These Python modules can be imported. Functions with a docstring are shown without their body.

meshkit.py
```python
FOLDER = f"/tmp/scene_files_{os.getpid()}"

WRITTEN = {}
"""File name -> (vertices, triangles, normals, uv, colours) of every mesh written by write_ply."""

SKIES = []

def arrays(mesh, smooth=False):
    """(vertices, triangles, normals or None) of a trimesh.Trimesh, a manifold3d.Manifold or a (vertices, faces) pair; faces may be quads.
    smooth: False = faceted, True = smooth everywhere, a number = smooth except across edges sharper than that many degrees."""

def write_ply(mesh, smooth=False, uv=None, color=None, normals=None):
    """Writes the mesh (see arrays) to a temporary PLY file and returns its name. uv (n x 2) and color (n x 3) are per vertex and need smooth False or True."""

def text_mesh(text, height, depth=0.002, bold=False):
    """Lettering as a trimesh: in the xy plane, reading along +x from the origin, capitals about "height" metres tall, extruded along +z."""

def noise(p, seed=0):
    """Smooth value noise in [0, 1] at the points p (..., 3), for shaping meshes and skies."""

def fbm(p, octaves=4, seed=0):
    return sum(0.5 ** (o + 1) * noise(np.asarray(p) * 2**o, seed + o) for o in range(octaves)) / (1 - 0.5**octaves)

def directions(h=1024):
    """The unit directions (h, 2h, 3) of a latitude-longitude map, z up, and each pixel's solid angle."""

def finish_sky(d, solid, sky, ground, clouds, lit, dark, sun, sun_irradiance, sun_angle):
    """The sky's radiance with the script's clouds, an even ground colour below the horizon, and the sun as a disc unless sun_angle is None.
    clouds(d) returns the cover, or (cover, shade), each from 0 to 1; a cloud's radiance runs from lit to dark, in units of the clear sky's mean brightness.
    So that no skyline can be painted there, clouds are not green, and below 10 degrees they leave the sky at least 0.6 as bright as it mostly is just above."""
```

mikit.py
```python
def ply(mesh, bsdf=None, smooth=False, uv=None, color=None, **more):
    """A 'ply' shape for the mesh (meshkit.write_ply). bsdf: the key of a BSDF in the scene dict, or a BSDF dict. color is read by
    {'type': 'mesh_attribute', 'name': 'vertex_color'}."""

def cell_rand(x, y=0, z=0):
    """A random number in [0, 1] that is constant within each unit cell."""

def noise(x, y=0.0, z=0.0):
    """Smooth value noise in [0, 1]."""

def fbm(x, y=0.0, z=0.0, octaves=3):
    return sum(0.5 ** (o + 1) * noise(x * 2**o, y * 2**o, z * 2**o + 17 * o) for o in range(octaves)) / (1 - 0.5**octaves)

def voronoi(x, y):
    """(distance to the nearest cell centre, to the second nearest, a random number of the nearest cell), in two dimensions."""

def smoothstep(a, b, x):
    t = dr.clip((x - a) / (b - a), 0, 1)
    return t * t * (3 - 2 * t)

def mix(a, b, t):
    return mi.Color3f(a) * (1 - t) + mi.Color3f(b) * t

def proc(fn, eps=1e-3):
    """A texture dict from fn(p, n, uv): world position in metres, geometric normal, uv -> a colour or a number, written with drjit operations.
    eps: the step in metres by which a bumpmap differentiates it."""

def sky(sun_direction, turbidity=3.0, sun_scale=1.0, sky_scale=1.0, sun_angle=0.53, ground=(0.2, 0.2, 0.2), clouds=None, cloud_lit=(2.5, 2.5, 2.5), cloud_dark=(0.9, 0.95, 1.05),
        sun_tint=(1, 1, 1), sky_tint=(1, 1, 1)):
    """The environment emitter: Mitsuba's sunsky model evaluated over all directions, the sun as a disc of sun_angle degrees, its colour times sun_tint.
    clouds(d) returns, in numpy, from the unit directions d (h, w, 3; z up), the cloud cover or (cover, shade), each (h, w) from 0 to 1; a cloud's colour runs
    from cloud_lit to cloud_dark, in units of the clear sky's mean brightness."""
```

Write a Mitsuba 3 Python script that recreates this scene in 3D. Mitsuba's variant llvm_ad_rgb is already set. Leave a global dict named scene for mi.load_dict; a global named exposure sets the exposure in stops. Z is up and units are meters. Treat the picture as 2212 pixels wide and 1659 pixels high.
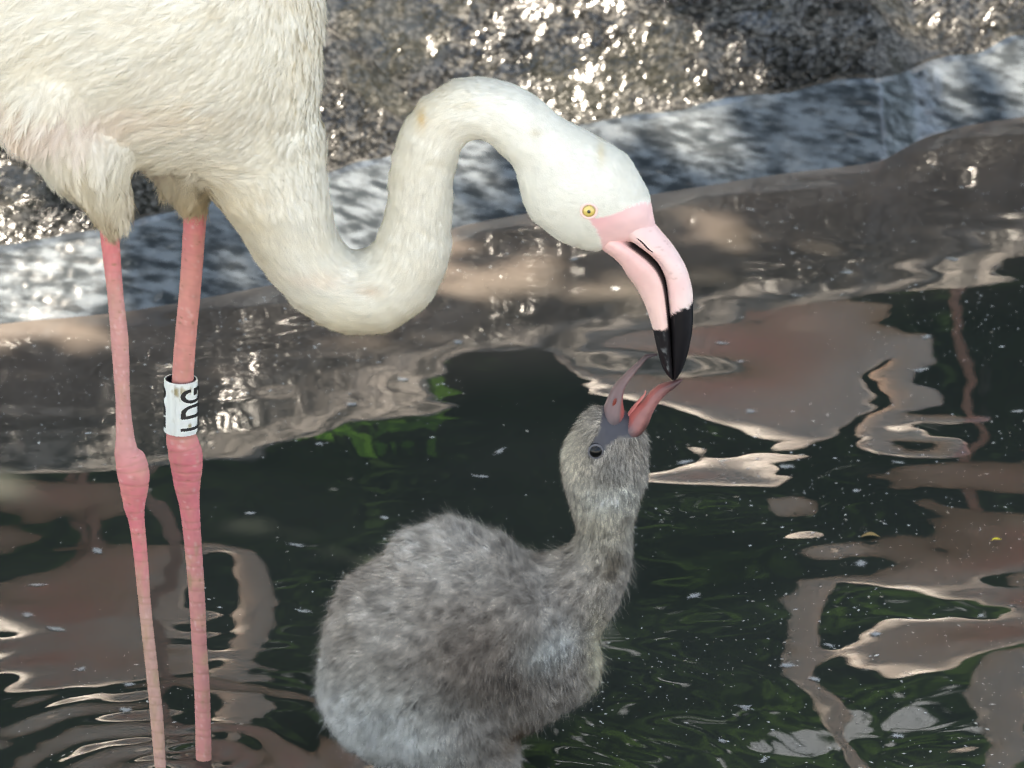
import math
import numpy as np, trimesh, drjit as dr, mitsuba as mi, mikit, meshkit
from scipy.interpolate import PchipInterpolator
from scipy.spatial import cKDTree
import manifold3d

T = mi.ScalarTransform4f
scene, labels = {}, {}
rng = np.random.default_rng(7)

# ------------------------------------------------------------------ camera, sky, exposure
DIST, PITCH, TANH, Z0 = 6.0, math.radians(20.0), 0.07667, 0.3834
CO, SI = math.cos(PITCH), math.sin(PITCH)
EYE = np.array([0.0, -DIST * CO, DIST * SI + Z0])
scene['camera'] = {
    'type': 'thinlens', 'fov': 2 * math.degrees(math.atan(TANH)), 'fov_axis': 'x',
    'aperture_radius': 0.007, 'focus_distance': 6.0, 'near_clip': 0.1, 'far_clip': 400.0,
    'to_world': T().look_at(origin=EYE.tolist(), target=[0, 0, Z0], up=[0, 0, 1])}
SUN = np.array([-0.18, 0.27, 0.94]); SUN /= np.linalg.norm(SUN)


def cloud_cover(d):
    n = meshkit.fbm(d * 2.6 + 11.0, 4, 5)
    return np.clip((n - 0.36) * 4.0, 0, 1) * 0.9


scene['sky'] = mikit.sky(SUN.tolist(), turbidity=3, clouds=cloud_cover, sky_tint=(1.05, 0.99, 0.90), cloud_lit=(1.75, 1.70, 1.56), cloud_dark=(0.9, 0.9, 0.88), sun_tint=(0.96, 1.0, 1.05), ground=(0.12, 0.12, 0.1))
exposure = 3.8


# ------------------------------------------------------------------ helpers
def at(u, v, y=0.0):
    """A point of the upright plane Y = y, from where it stands in the photograph (2212 x 1659 units): used to take measurements."""
    a, b = (u - 1106) / 1106 * TANH, (829.5 - v) / 1106 * TANH
    d = np.array([a, CO + SI * b, -SI + CO * b])
    return EYE + d * ((y - EYE[1]) / d[1])


def on_water(u, v):
    a, b = (u - 1106) / 1106 * TANH, (829.5 - v) / 1106 * TANH
    d = np.array([a, CO + SI * b, -SI + CO * b])
    return EYE + d * (-EYE[2] / d[2])


PXM = TANH / 1106 * DIST      # metres per unit at the focus distance


def unit(a):
    return a / np.maximum(np.linalg.norm(a, axis=-1, keepdims=True), 1e-12)


def lab(key, label, category=None, group=None, kind=None):
    labels[key] = {k: v for k, v in dict(label=label, category=category, group=group, kind=kind).items() if v}


def raw_ply(v, f, n, color, bsdf):
    path = meshkit.write_ply((v, f), False, None, color, normals=n)
    return {'type': 'ply', 'filename': path, 'face_normals': n is None, 'bsdf': {'type': 'ref', 'id': bsdf}}


def mesh_normals(v, f):
    return meshkit.arrays((v, f), True)[2]


def sdf_grid(prims, k, h, lo, hi):
    """Signed distance of smoothly united round cones (a, ra, b, rb, squash of y) on a grid."""
    n = np.ceil((np.array(hi) - lo) / h).astype(int) + 1
    ax = [lo[i] + np.arange(n[i]) * h for i in range(3)]
    F = np.full(n, 0.2, np.float32)
    for a, ra, b, rb, sq in prims:
        a, b = np.array(a, float), np.array(b, float)
        m = max(ra, rb) + 2.5 * k + 2 * h
        low, high = np.minimum(a, b) - m, np.maximum(a, b) + m
        s = tuple(slice(max(0, int((low[i] - lo[i]) / h)), max(0, min(n[i], int((high[i] - lo[i]) / h) + 2))) for i in range(3))
        P = np.stack(np.meshgrid(*[ax[i][s[i]] for i in range(3)], indexing='ij'), -1).astype(np.float32) - a.astype(np.float32)
        if P.size == 0:
            continue
        ab = (b - a).astype(np.float32)
        P[..., 1] *= sq
        ab = ab * np.array([1, sq, 1], np.float32)
        t = np.clip((P @ ab) / max(float(ab @ ab), 1e-12), 0, 1)
        d = np.linalg.norm(P - t[..., None] * ab, axis=-1) - (ra + (rb - ra) * t)
        G = F[s]
        q = np.maximum(k - np.abs(G - d), 0) / k
        F[s] = np.minimum(G, d) - q * q * k * 0.25
    return F, np.array(lo, float)


def surface_nets(F, lo, h):
    s = F < 0
    c = np.zeros(np.array(F.shape) - 1, np.int8)
    offs = [(i, j, k) for i in (0, 1) for j in (0, 1) for k in (0, 1)]
    N = c.shape
    for o in offs:
        c += s[o[0]:o[0] + N[0], o[1]:o[1] + N[1], o[2]:o[2] + N[2]]
    act = np.argwhere((c > 0) & (c < 8))
    idx = np.full(N, -1, np.int64)
    idx[tuple(act.T)] = np.arange(len(act))
    val = np.stack([F[act[:, 0] + o[0], act[:, 1] + o[1], act[:, 2] + o[2]] for o in offs], 1)
    acc, cnt = np.zeros((len(act), 3)), np.zeros(len(act))
    O = np.array(offs)
    for i in range(8):
        for j in range(i + 1, 8):
            if np.abs(O[i] - O[j]).sum() == 1:
                m = (val[:, i] < 0) != (val[:, j] < 0)
                t = (val[:, i] / np.where(m, val[:, i] - val[:, j], 1))[:, None]
                acc += np.where(m[:, None], O[i] + t * (O[j] - O[i]), 0)
                cnt += m
    v = (act + acc / cnt[:, None]) * h + lo
    quads = []
    for a in range(3):
        b, d = (a + 1) % 3, (a + 2) % 3
        sl0, sl1 = [slice(None)] * 3, [slice(None)] * 3
        sl0[a], sl1[a] = slice(0, -1), slice(1, None)
        s0, s1 = s[tuple(sl0)], s[tuple(sl1)]
        e = np.argwhere(s0 != s1)
        e = e[(e[:, b] > 0) & (e[:, d] > 0) & (e[:, b] < F.shape[b] - 1) & (e[:, d] < F.shape[d] - 1)]
        inside = s0[tuple(e.T)]
        eb, ed = np.zeros(3, int), np.zeros(3, int)
        eb[b], ed[d] = 1, 1
        q = np.stack([idx[tuple((e - eb - ed).T)], idx[tuple((e - ed).T)], idx[tuple(e.T)], idx[tuple((e - eb).T)]], 1)
        quads.append(np.where(inside[:, None], q, q[:, ::-1]))
    q = np.vstack(quads)
    f = np.vstack([q[:, [0, 1, 2]], q[:, [0, 2, 3]]])
    return v, f


def smooth_mesh(v, f, n=6, lam=0.5, mu=-0.52):
    e = np.vstack([f[:, [0, 1]], f[:, [1, 2]], f[:, [2, 0]]])
    import scipy.sparse as sp
    A = sp.coo_matrix((np.ones(len(e)), (e[:, 0], e[:, 1])), shape=(len(v), len(v))).tocsr()
    A = ((A + A.T) > 0).astype(float)
    deg = np.maximum(np.asarray(A.sum(1)).ravel(), 1)[:, None]
    for _ in range(n):
        for k in (lam, mu):
            v = v + k * (A @ v / deg - v)
    return v


def loft(rings, cap=True):
    """Closed tube through rings (n, k, 3)."""
    n, k = rings.shape[:2]
    v = rings.reshape(-1, 3)
    i, j = np.meshgrid(np.arange(n - 1), np.arange(k), indexing='ij')
    a, b = i * k + j, i * k + (j + 1) % k
    f = np.vstack([np.stack([a, b, b + k], -1).reshape(-1, 3), np.stack([a, b + k, a + k], -1).reshape(-1, 3)])
    if cap:
        v = np.vstack([v, rings[0].mean(0), rings[-1].mean(0)])
        r = np.arange(k)
        f = np.vstack([f, np.stack([r * 0 + n * k, (r + 1) % k, r], 1), np.stack([r * 0 + n * k + 1, (n - 1) * k + r, (n - 1) * k + (r + 1) % k], 1)])
    m = trimesh.Trimesh(v, f, process=False)
    if m.volume < 0:
        f = f[:, ::-1]
    return v, f


def strands(p, n, flow, length, lift, width, color, droop=0.3, jitter=0.25, tip=0.25, seed=1, segs=2, nrm=0.75, twist=0.5, tone=(0.82, 0.25)):
    """Tapered fibres standing on a skin: arrays of base points, normals, flow, lengths (m), lift (radians), widths (m), colours."""
    r = np.random.default_rng(seed)
    N = len(p)
    fl = unit(flow - n * (flow * n).sum(1, keepdims=True) + 1e-6)
    d = unit(fl * np.cos(lift)[:, None] + n * np.sin(lift)[:, None] + r.normal(0, jitter, (N, 3)))
    side = unit(np.cross(d, n) + 1e-7)
    ang = r.normal(0, twist, N)[:, None]
    side = unit(side * np.cos(ang) + np.cross(d, side) * np.sin(ang))
    curl = unit(fl - n * 0.3 + r.normal(0, 0.35, (N, 3))) * (droop * length)[:, None]
    V, Nn, C = [], [], []
    for s in range(segs + 1):
        t = s / segs
        c = p + d * (length * t)[:, None] + curl * t * t
        w = width * (1 - t * (1 - tip)) * 0.5
        sn = unit(n * nrm + d * (0.25 * t) + r.normal(0, 0.14, (N, 3)))
        shade = tone[0] + tone[1] * t
        if s < segs:
            V += [c - side * w[:, None], c + side * w[:, None]]
            Nn += [sn, sn]
            C += [color * shade, color * shade]
        else:
            V += [c]; Nn += [sn]; C += [color * shade]
    k = len(V)
    v = np.stack(V, 1).reshape(-1, 3); nn = np.stack(Nn, 1).reshape(-1, 3); cc = np.stack(C, 1).reshape(-1, 3)
    b = np.arange(N)[:, None] * k
    tri = []
    for s in range(segs - 1):
        o = 2 * s
        tri += [b + np.array([[o, o + 1, o + 3]]), b + np.array([[o, o + 3, o + 2]])]
    tri += [b + np.array([[k - 3, k - 2, k - 1]])]
    return v, np.vstack(tri), nn, np.clip(cc, 0, 0.95)


def join(parts):
    at_ = np.cumsum([0] + [len(x[0]) for x in parts])
    return np.vstack([x[0] for x in parts]), np.vstack([x[1] + a for x, a in zip(parts, at_)]), np.vstack([x[2] for x in parts]), np.vstack([x[3] for x in parts])


def sample_surface(v, f, count, seed, weight=None):
    r = np.random.default_rng(seed)
    area = np.linalg.norm(np.cross(v[f[:, 1]] - v[f[:, 0]], v[f[:, 2]] - v[f[:, 0]]), axis=1)
    if weight is not None:
        area = area * weight
    pick = r.choice(len(f), count, p=area / area.sum())
    a, b = r.random(count), r.random(count)
    m = a + b > 1
    a[m], b[m] = 1 - a[m], 1 - b[m]
    w = np.stack([1 - a - b, a, b], 1)
    nv = mesh_normals(v, f)
    return (v[f[pick]] * w[..., None]).sum(1), unit((nv[f[pick]] * w[..., None]).sum(1))


def flow_field(samples):
    pts, dirs = np.array([s[0] for s in samples]), unit(np.array([s[1] for s in samples]))
    tree = cKDTree(pts)

    def fn(p):
        d, i = tree.query(p, k=5)
        w = 1 / (d + 1e-3) ** 3
        return unit((dirs[i] * w[..., None]).sum(1))
    return fn


def in_poly(px, pz, poly):
    from shapely import Polygon, contains_xy
    return contains_xy(Polygon(poly), px, pz)


def vcol(rough=0.6, spec=0.3, **more):
    return {'type': 'twosided', 'bsdf': {'type': 'principled', 'base_color': {'type': 'mesh_attribute', 'name': 'vertex_color'}, 'roughness': rough, 'specular': spec, **more}}


scene['mat_body'] = vcol(0.5, 0.4)
scene['mat_fibre'] = {'type': 'twosided', 'bsdf': {'type': 'diffuse', 'reflectance': {'type': 'mesh_attribute', 'name': 'vertex_color'}}}
scene['mat_bill'] = vcol(0.30, 0.30)
scene['mat_eye'] = vcol(0.05, 0.6, clearcoat=1.0, clearcoat_gloss=0.95)
scene['mat_dark_eye'] = vcol(0.07, 0.35)
scene['mat_band'] = {'type': 'twosided', 'bsdf': {'type': 'principled', 'roughness': 0.35, 'specular': 0.5, 'base_color': mikit.proc(
    lambda p, n, uv: mikit.mix((0.72, 0.74, 0.68), (0.35, 0.30, 0.16), mikit.smoothstep(0.62, 0.8, mikit.fbm(p.x * 160, p.y * 160, p.z * 60, 3))))}}
scene['mat_ink'] = {'type': 'twosided', 'bsdf': {'type': 'principled', 'base_color': {'type': 'rgb', 'value': [0.012, 0.012, 0.01]}, 'roughness': 0.4}}
scene['mat_band_inside'] = {'type': 'twosided', 'bsdf': {'type': 'principled', 'base_color': {'type': 'rgb', 'value': [0.015, 0.015, 0.02]}, 'roughness': 0.5}}

# ------------------------------------------------------------------ water
SHORE_U = np.array([-900, -400, 0, 300, 600, 800, 1000, 1380, 1672, 1895, 1989, 2090, 2212, 2600, 3200])
SHORE_V = np.array([800, 752, 700, 668, 612, 552, 490, 425, 377, 348, 300, 270, 252, 190, 130])
RIM_V = np.array([640, 588, 535, 478, 402, 352, 303, 252, 205, 170, 150, 126, 84, 30, -20])
sh = np.array([on_water(u, v) for u, v in zip(SHORE_U, SHORE_V)])
shore_y = PchipInterpolator(sh[:, 0], sh[:, 1], extrapolate=True)
APRON_SLOPE = 0.45
ap = []
for u, v, s in zip(SHORE_U, RIM_V, sh):      # depth of the smooth margin, so that its upper edge lies where it should
    lo_, hi_ = 0.0, 0.5
    for _ in range(40):
        mid = (lo_ + hi_) / 2
        P = np.array([s[0], s[1] + mid, mid * APRON_SLOPE])
        q = P - EYE
        vv = 829.5 - (q[1] * SI + q[2] * CO) / (q[1] * CO - q[2] * SI) / TANH * 1106
        lo_, hi_ = (mid, hi_) if vv > v else (lo_, mid)
    ap.append(lo_)
apron_d = PchipInterpolator(sh[:, 0], ap, extrapolate=True)


def shore_at(x):
    return shore_y(np.clip(x, sh[0, 0], sh[-1, 0])) + np.where(x > sh[-1, 0], (x - sh[-1, 0]) * 0.3, 0) + np.where(x < sh[0, 0], (x - sh[0, 0]) * 0.25, 0)


def stretched(inner_lo, inner_hi, step, outer_lo, outer_hi):
    a = np.arange(inner_lo, inner_hi + step / 2, step)
    left, right, g = [inner_lo], [inner_hi], step
    while left[-1] > outer_lo:
        g *= 1.3; left.append(left[-1] - g)
    g = step
    while right[-1] < outer_hi:
        g *= 1.3; right.append(right[-1] + g)
    return np.concatenate([left[:0:-1], a, right[1:]])


def grid_mesh(X, Y, Z):
    ny, nx = X.shape
    v = np.stack([X, Y, Z], -1).reshape(-1, 3)
    i, j = np.meshgrid(np.arange(ny - 1), np.arange(nx - 1), indexing='ij')
    a = (i * nx + j).ravel()
    return v, np.vstack([np.stack([a, a + 1, a + nx + 1], 1), np.stack([a, a + nx + 1, a + nx], 1)])


def f2(x, y, seed, octaves=2):
    return meshkit.fbm(np.stack([x, y, np.zeros_like(x) + seed * 3.7], -1), octaves, seed) - 0.5


def smooth_noise(x, y, seed):
    """Smooth band of waves: a sum of sines with random directions."""
    r = np.random.default_rng(seed)
    out = 0
    for _ in range(7):
        a, ph, k = r.uniform(0, 2 * np.pi), r.uniform(0, 6.28), r.uniform(0.7, 1.35)
        out = out + np.sin(k * (x * np.cos(a) + y * np.sin(a)) * 2 * np.pi + ph)
    return out / 7


LEG_FAR, LEG_NEAR = on_water(439, 1632), on_water(349, 1700)


SWELLS = (((1530, 1036), 0.10, 0.05, 0.0024), ((1900, 1225), 0.085, 0.06, 0.0016), ((1765, 1155), 0.04, 0.035, 0.0009), ((480, 1150), 0.09, 0.05, 0.0013), ((1400, 735), 0.09, 0.06, -0.0012))


def wave(x, y):
    wx, wy = x + 0.05 * smooth_noise(x / 0.4, y / 0.4, 3), y + 0.05 * smooth_noise(x / 0.45, y / 0.45, 4)
    calm = 0.7 + 0.3 / (1 + np.exp((y - 1.0) / 0.12))
    h = 0.0019 * smooth_noise(wx / 0.42, wy / 0.36, 11) * calm
    h = h + 0.00050 * smooth_noise(wx / 0.17, wy / 0.15, 12) * calm
    h = h + 0.00005 * smooth_noise(wx / 0.055, wy / 0.05, 13) * calm
    h = h + 0.00042 * smooth_noise(wx / 0.30, wy / 0.062, 14) / (1 + np.exp(-(y - shore_at(x) + 0.34) / 0.06))
    for (cx, cy, _), amp, lam, reach in ((LEG_FAR, 0.00018, 0.036, 0.10), (LEG_NEAR, 0.00055, 0.052, 0.15), ((0.02, -0.04, 0), 0.00022, 0.06, 0.2)):
        r = np.hypot(x - cx, (y - cy))
        h = h + amp * np.cos(2 * np.pi * (r + 0.02 * smooth_noise(x / 0.15, y / 0.15, 17)) / lam) * np.exp(-r / reach) * (0.6 + 0.8 * smooth_noise(x / 0.2, y / 0.2, 18))
    for (u, v), sx, sy, amp in SWELLS:
        c = on_water(u, v)
        h = h + amp * np.exp(-((x - c[0]) / sx) ** 2 - ((y - c[1] + 0.7 * sy) / sy) ** 2)
    return h * np.exp(-(np.maximum(np.abs(x) - 3, 0)) ** 2)


gx, gy = stretched(-0.9, 1.0, 0.0055, -14, 14), stretched(-0.75, 2.2, 0.0055, -12, 3.2)
X, Y = np.meshgrid(gx, gy)
v, f = grid_mesh(X, Y, wave(X, Y))
SH2 = [float(q) for q in np.polyfit(np.linspace(-0.9, 0.9, 40), shore_at(np.linspace(-0.9, 0.9, 40)), 2)]


def murk(p, n, uv):
    d = (SH2[0] * p.x + SH2[1]) * p.x + SH2[2] - p.y + 0.16 * (mikit.fbm(p.x * 5, p.y * 5, 0.0, 3) - 0.5)
    mud = mikit.mix((0.062, 0.053, 0.045), (0.125, 0.105, 0.090), mikit.fbm(p.x * 16, p.y * 11, 3.0, 4))
    return mikit.mix(mud, mikit.mix((0.020, 0.025, 0.022), (0.034, 0.039, 0.034), mikit.fbm(p.x * 6, p.y * 6, 0.0, 4)), mikit.smoothstep(0.10, 0.62, d))


scene['mat_water'] = {'type': 'plastic', 'int_ior': 1.33, 'nonlinear': False, 'diffuse_reflectance': mikit.proc(murk)}
scene['pond_water'] = mikit.ply((v, f), 'mat_water', smooth=True)
lab('pond_water', 'dark rippled pond water with mirrored shapes and floating specks', kind='structure')

# ------------------------------------------------------------------ bank, ground
bx_, by_ = stretched(-0.72, 0.86, 0.0021, -1.5, 1.7), np.concatenate([np.arange(-0.14, 0.60, 0.0020), np.arange(0.605, 1.25, 0.012)])
X, D = np.meshgrid(bx_, by_)
Y = shore_at(X) + D
A = apron_d(np.clip(X, sh[0, 0], sh[-1, 0]))
wob = 0.012 * smooth_noise(X / 0.16, D * 0, 21) + 0.005 * smooth_noise(X / 0.05, D * 0, 22)
A = A + wob * 0.6


def bank_base(D, A):
    e = np.maximum(D - A, 0)
    steep = 0.55 * e + 0.65 * 0.06 * np.logaddexp(0, (e - 0.25) / 0.06) - 0.95 * 0.07 * np.logaddexp(0, (e - 0.43) / 0.07)
    return np.where(D < A, D * APRON_SLOPE, A * APRON_SLOPE + steep)


def bank_height(X, Y, D, A):
    rock = np.clip((D - A) / 0.012, 0, 1)
    e = np.maximum(D - A, 0)
    z = bank_base(D, A)
    z = z + np.where(D < 0, D * 0.6, 0)
    big = f2(X / 0.14, Y / 0.12, 31, 3) * 0.075 + np.abs(f2(X / 0.07, Y / 0.06, 32, 3)) * -0.05
    grit = f2(X / 0.009, Y / 0.009, 33, 2) * 0.0034 + f2(X / 0.0055, Y / 0.0055, 34, 2) * 0.0030
    z = z + rock * (big * np.clip(e / 0.08, 0, 1) + grit)
    smooth_part = f2(X / 0.12, Y / 0.05, 35, 3) * 0.0045 + f2(X / 0.011, Y / 0.009, 36, 2) * 0.0024
    z = z + (1 - rock) * smooth_part * np.clip(D / 0.01, 0.25, 1)
    z = z + 0.006 * np.exp(-((D - A) / 0.004) ** 2) * (0.5 + f2(X / 0.05, Y * 0, 37))
    return z


Zb = bank_height(X, Y, D, A)
v, f = grid_mesh(X, Y, Zb)
on_rock = ((D > A).ravel()).astype(float)


def rock_colour(p, n, uv):
    g = mikit.fbm(p.x * 170, p.y * 170, p.z * 170, 3)
    c = mikit.mix((0.008, 0.0078, 0.0072), (0.10, 0.096, 0.088), mikit.smoothstep(0.38, 0.80, g)) * (0.45 + 0.9 * mikit.smoothstep(0.3, 0.65, mikit.fbm(p.x * 7, p.y * 7, p.z * 7, 3)))
    c = mikit.mix(c, (0.034, 0.034, 0.024), 0.4 * mikit.smoothstep(0.52, 0.7, mikit.fbm(p.x * 11 + 5, p.y * 11, p.z * 11, 3)))
    earth = mikit.mix((0.055, 0.049, 0.043), (0.50, 0.44, 0.385), mikit.smoothstep(0.36, 0.68, mikit.fbm(p.x * 32, p.y * 32, p.z * 32, 4)))
    return mikit.mix(c, earth, mikit.smoothstep(0.30, 0.38, p.z + 0.05 * mikit.fbm(p.x * 9, p.y * 9, 0, 2)))


scene['mat_rock'] = {'type': 'bumpmap', 'arbitrary': mikit.proc(lambda p, n, uv: mikit.noise(p.x * 330, p.y * 330, p.z * 330), eps=6e-4), 'scale': 0.0009, 'bsdf': {'type': 'principled', 'roughness': mikit.proc(lambda p, n, uv: 0.17 + 0.24 * mikit.fbm(p.x * 60, p.y * 60, p.z * 60, 2) + 0.5 * mikit.smoothstep(0.30, 0.38, p.z)), 'specular': 0.75, 'base_color': mikit.proc(rock_colour)}}
scene['mat_margin'] = {'type': 'principled', 'roughness': mikit.proc(lambda p, n, uv: 0.10 + 0.2 * mikit.fbm(p.x * 40, p.y * 60, p.z * 40, 2)), 'specular': 0.9,
                       'base_color': mikit.proc(lambda p, n, uv: mikit.mix((0.034, 0.040, 0.045), (0.165, 0.185, 0.20), mikit.smoothstep(0.3, 0.75, mikit.fbm(p.x * 45, p.y * 90, p.z * 90, 4))))}
tri_rock = on_rock[f].mean(1) > 0.5


def sub(v, f):
    u, inv = np.unique(f, return_inverse=True)
    return v[u], inv.reshape(-1, 3), u


nb = mesh_normals(v, f)
for key, sel, mat in (('rocky_bank', tri_rock, 'mat_rock'), ('wet_margin', ~tri_rock, 'mat_margin')):
    vv, ff, u = sub(v, f[sel])
    scene[key] = raw_ply(vv, ff, nb[u], None, mat)
lab('rocky_bank', 'rough wet gravelly rock bank glittering in dappled sun', kind='structure')
lab('wet_margin', 'smooth wet bluish grey concrete margin between rock and water', kind='structure')

gx, gy = stretched(-4, 4, 0.12, -90, 90), stretched(-2, 6, 0.12, -90, 150)
X, Y = np.meshgrid(gx, gy)
D = Y - shore_at(np.clip(X, -3, 3))
Z = -0.5 + 0.90 * np.clip((D - 0.5) / 0.5, 0, 1) + 0.04 * f2(X / 0.6, Y / 0.6, 41, 3) + 0.03 * np.clip(D, 0, 20)
Z = np.where(Y < -1.0, -0.5 + np.clip((-1.0 - Y) / 0.4, 0, 1) * 0.62, Z)
Z = np.where((np.abs(X) > 12) & (D < 0.5), np.maximum(Z, -0.5 + np.clip(np.abs(X) - 12, 0, 1) * 0.8), Z)
v, f = grid_mesh(X, Y, Z)
scene['mat_ground'] = {'type': 'principled', 'roughness': 0.9, 'specular': 0.2, 'base_color': mikit.proc(lambda p, n, uv: mikit.mix(mikit.mix((0.12, 0.085, 0.055), (0.24, 0.18, 0.13), mikit.fbm(p.x * 5, p.y * 5, 0.0, 4)), mikit.mix((0.25, 0.245, 0.23), (0.36, 0.35, 0.33), mikit.fbm(p.x * 5, p.y * 5, 0.0, 4)), mikit.smoothstep(-1.0, -1.3, p.y)))}
scene['ground'] = mikit.ply((v, f), 'mat_ground', smooth=True)
lab('ground', 'bare brown earth behind the bank and pale path before the pond', kind='structure')


# ------------------------------------------------------------------ adult flamingo
def P0(u, v, y=0.0):
    return at(u, v, y)


def chain(pts, y=0.0, sq=1.0):
    out = []
    for (u0, v0, r0), (u1, v1, r1) in zip(pts[:-1], pts[1:]):
        out.append((P0(u0, v0, y), r0 * PXM, P0(u1, v1, y), r1 * PXM, sq))
    return out


NECK = [(585, 395, 108), (612, 455, 92), (632, 512, 80), (658, 560, 73), (700, 604, 70), (745, 630, 73), (790, 637, 74), (832, 623, 74), (868, 592, 71), (892, 548, 66), (902, 500, 62), (906, 440, 58), (911, 380, 56), (920, 330, 55),
        (938, 287, 53), (966, 254, 51), (1003, 233, 50), (1045, 230, 50), (1085, 243, 52), (1120, 266, 55), (1150, 297, 59)]
prims = chain([(-420, -40, 150), (-150, -55, 275), (60, -25, 315), (230, 8, 335), (345, 20, 345)], 0, 1.28)
prims += chain([(345, 40, 345), (470, 170, 214), (560, 320, 130)], 0, 1.2) + chain([(560, 320, 130)] + NECK[:3], 0, 1.08) + chain(NECK[2:], 0, 1.0)
prims += chain([(1150, 297, 59), (1205, 350, 78), (1245, 388, 93), (1288, 412, 88), (1300, 424, 82)], 0, 1.22) + chain([(1225, 420, 90), (1262, 462, 70), (1290, 492, 42)], 0, 1.2) + chain([(1300, 428, 78), (1345, 455, 52), (1385, 492, 30)], 0, 1.0)
prims += chain([(120, 205, 140), (190, 320, 98), (231, 425, 42), (236, 455, 24)], -0.053, 1.0)
prims += chain([(380, 260, 150), (408, 370, 58), (420, 440, 28)], 0.04, 1.0)
lo, hi = [-0.78, -0.165, 0.36], [0.16, 0.165, 1.02]
hgrid = 0.0034
F, lo = sdf_grid(prims, 0.016, hgrid, lo, hi)
bv, bf = surface_nets(F, lo, hgrid)
bv = smooth_mesh(bv, bf, 8)
bn_ = mesh_normals(bv, bf)
necky = np.clip((bv[:, 0] - at(540, 0)[0]) / 0.05, 0, 1) * np.clip((at(1210, 0)[0] - bv[:, 0]) / 0.05, 0, 1)
bv = bv + bn_ * ((meshkit.fbm(bv / np.array([0.016, 0.02, 0.016]), 3, 58) - 0.5) * (0.0012 + 0.0030 * necky) + (meshkit.fbm(bv / 0.05, 2, 59) - 0.5) * 0.004 * (bv[:, 0] < at(700, 0)[0]))[:, None]


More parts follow.
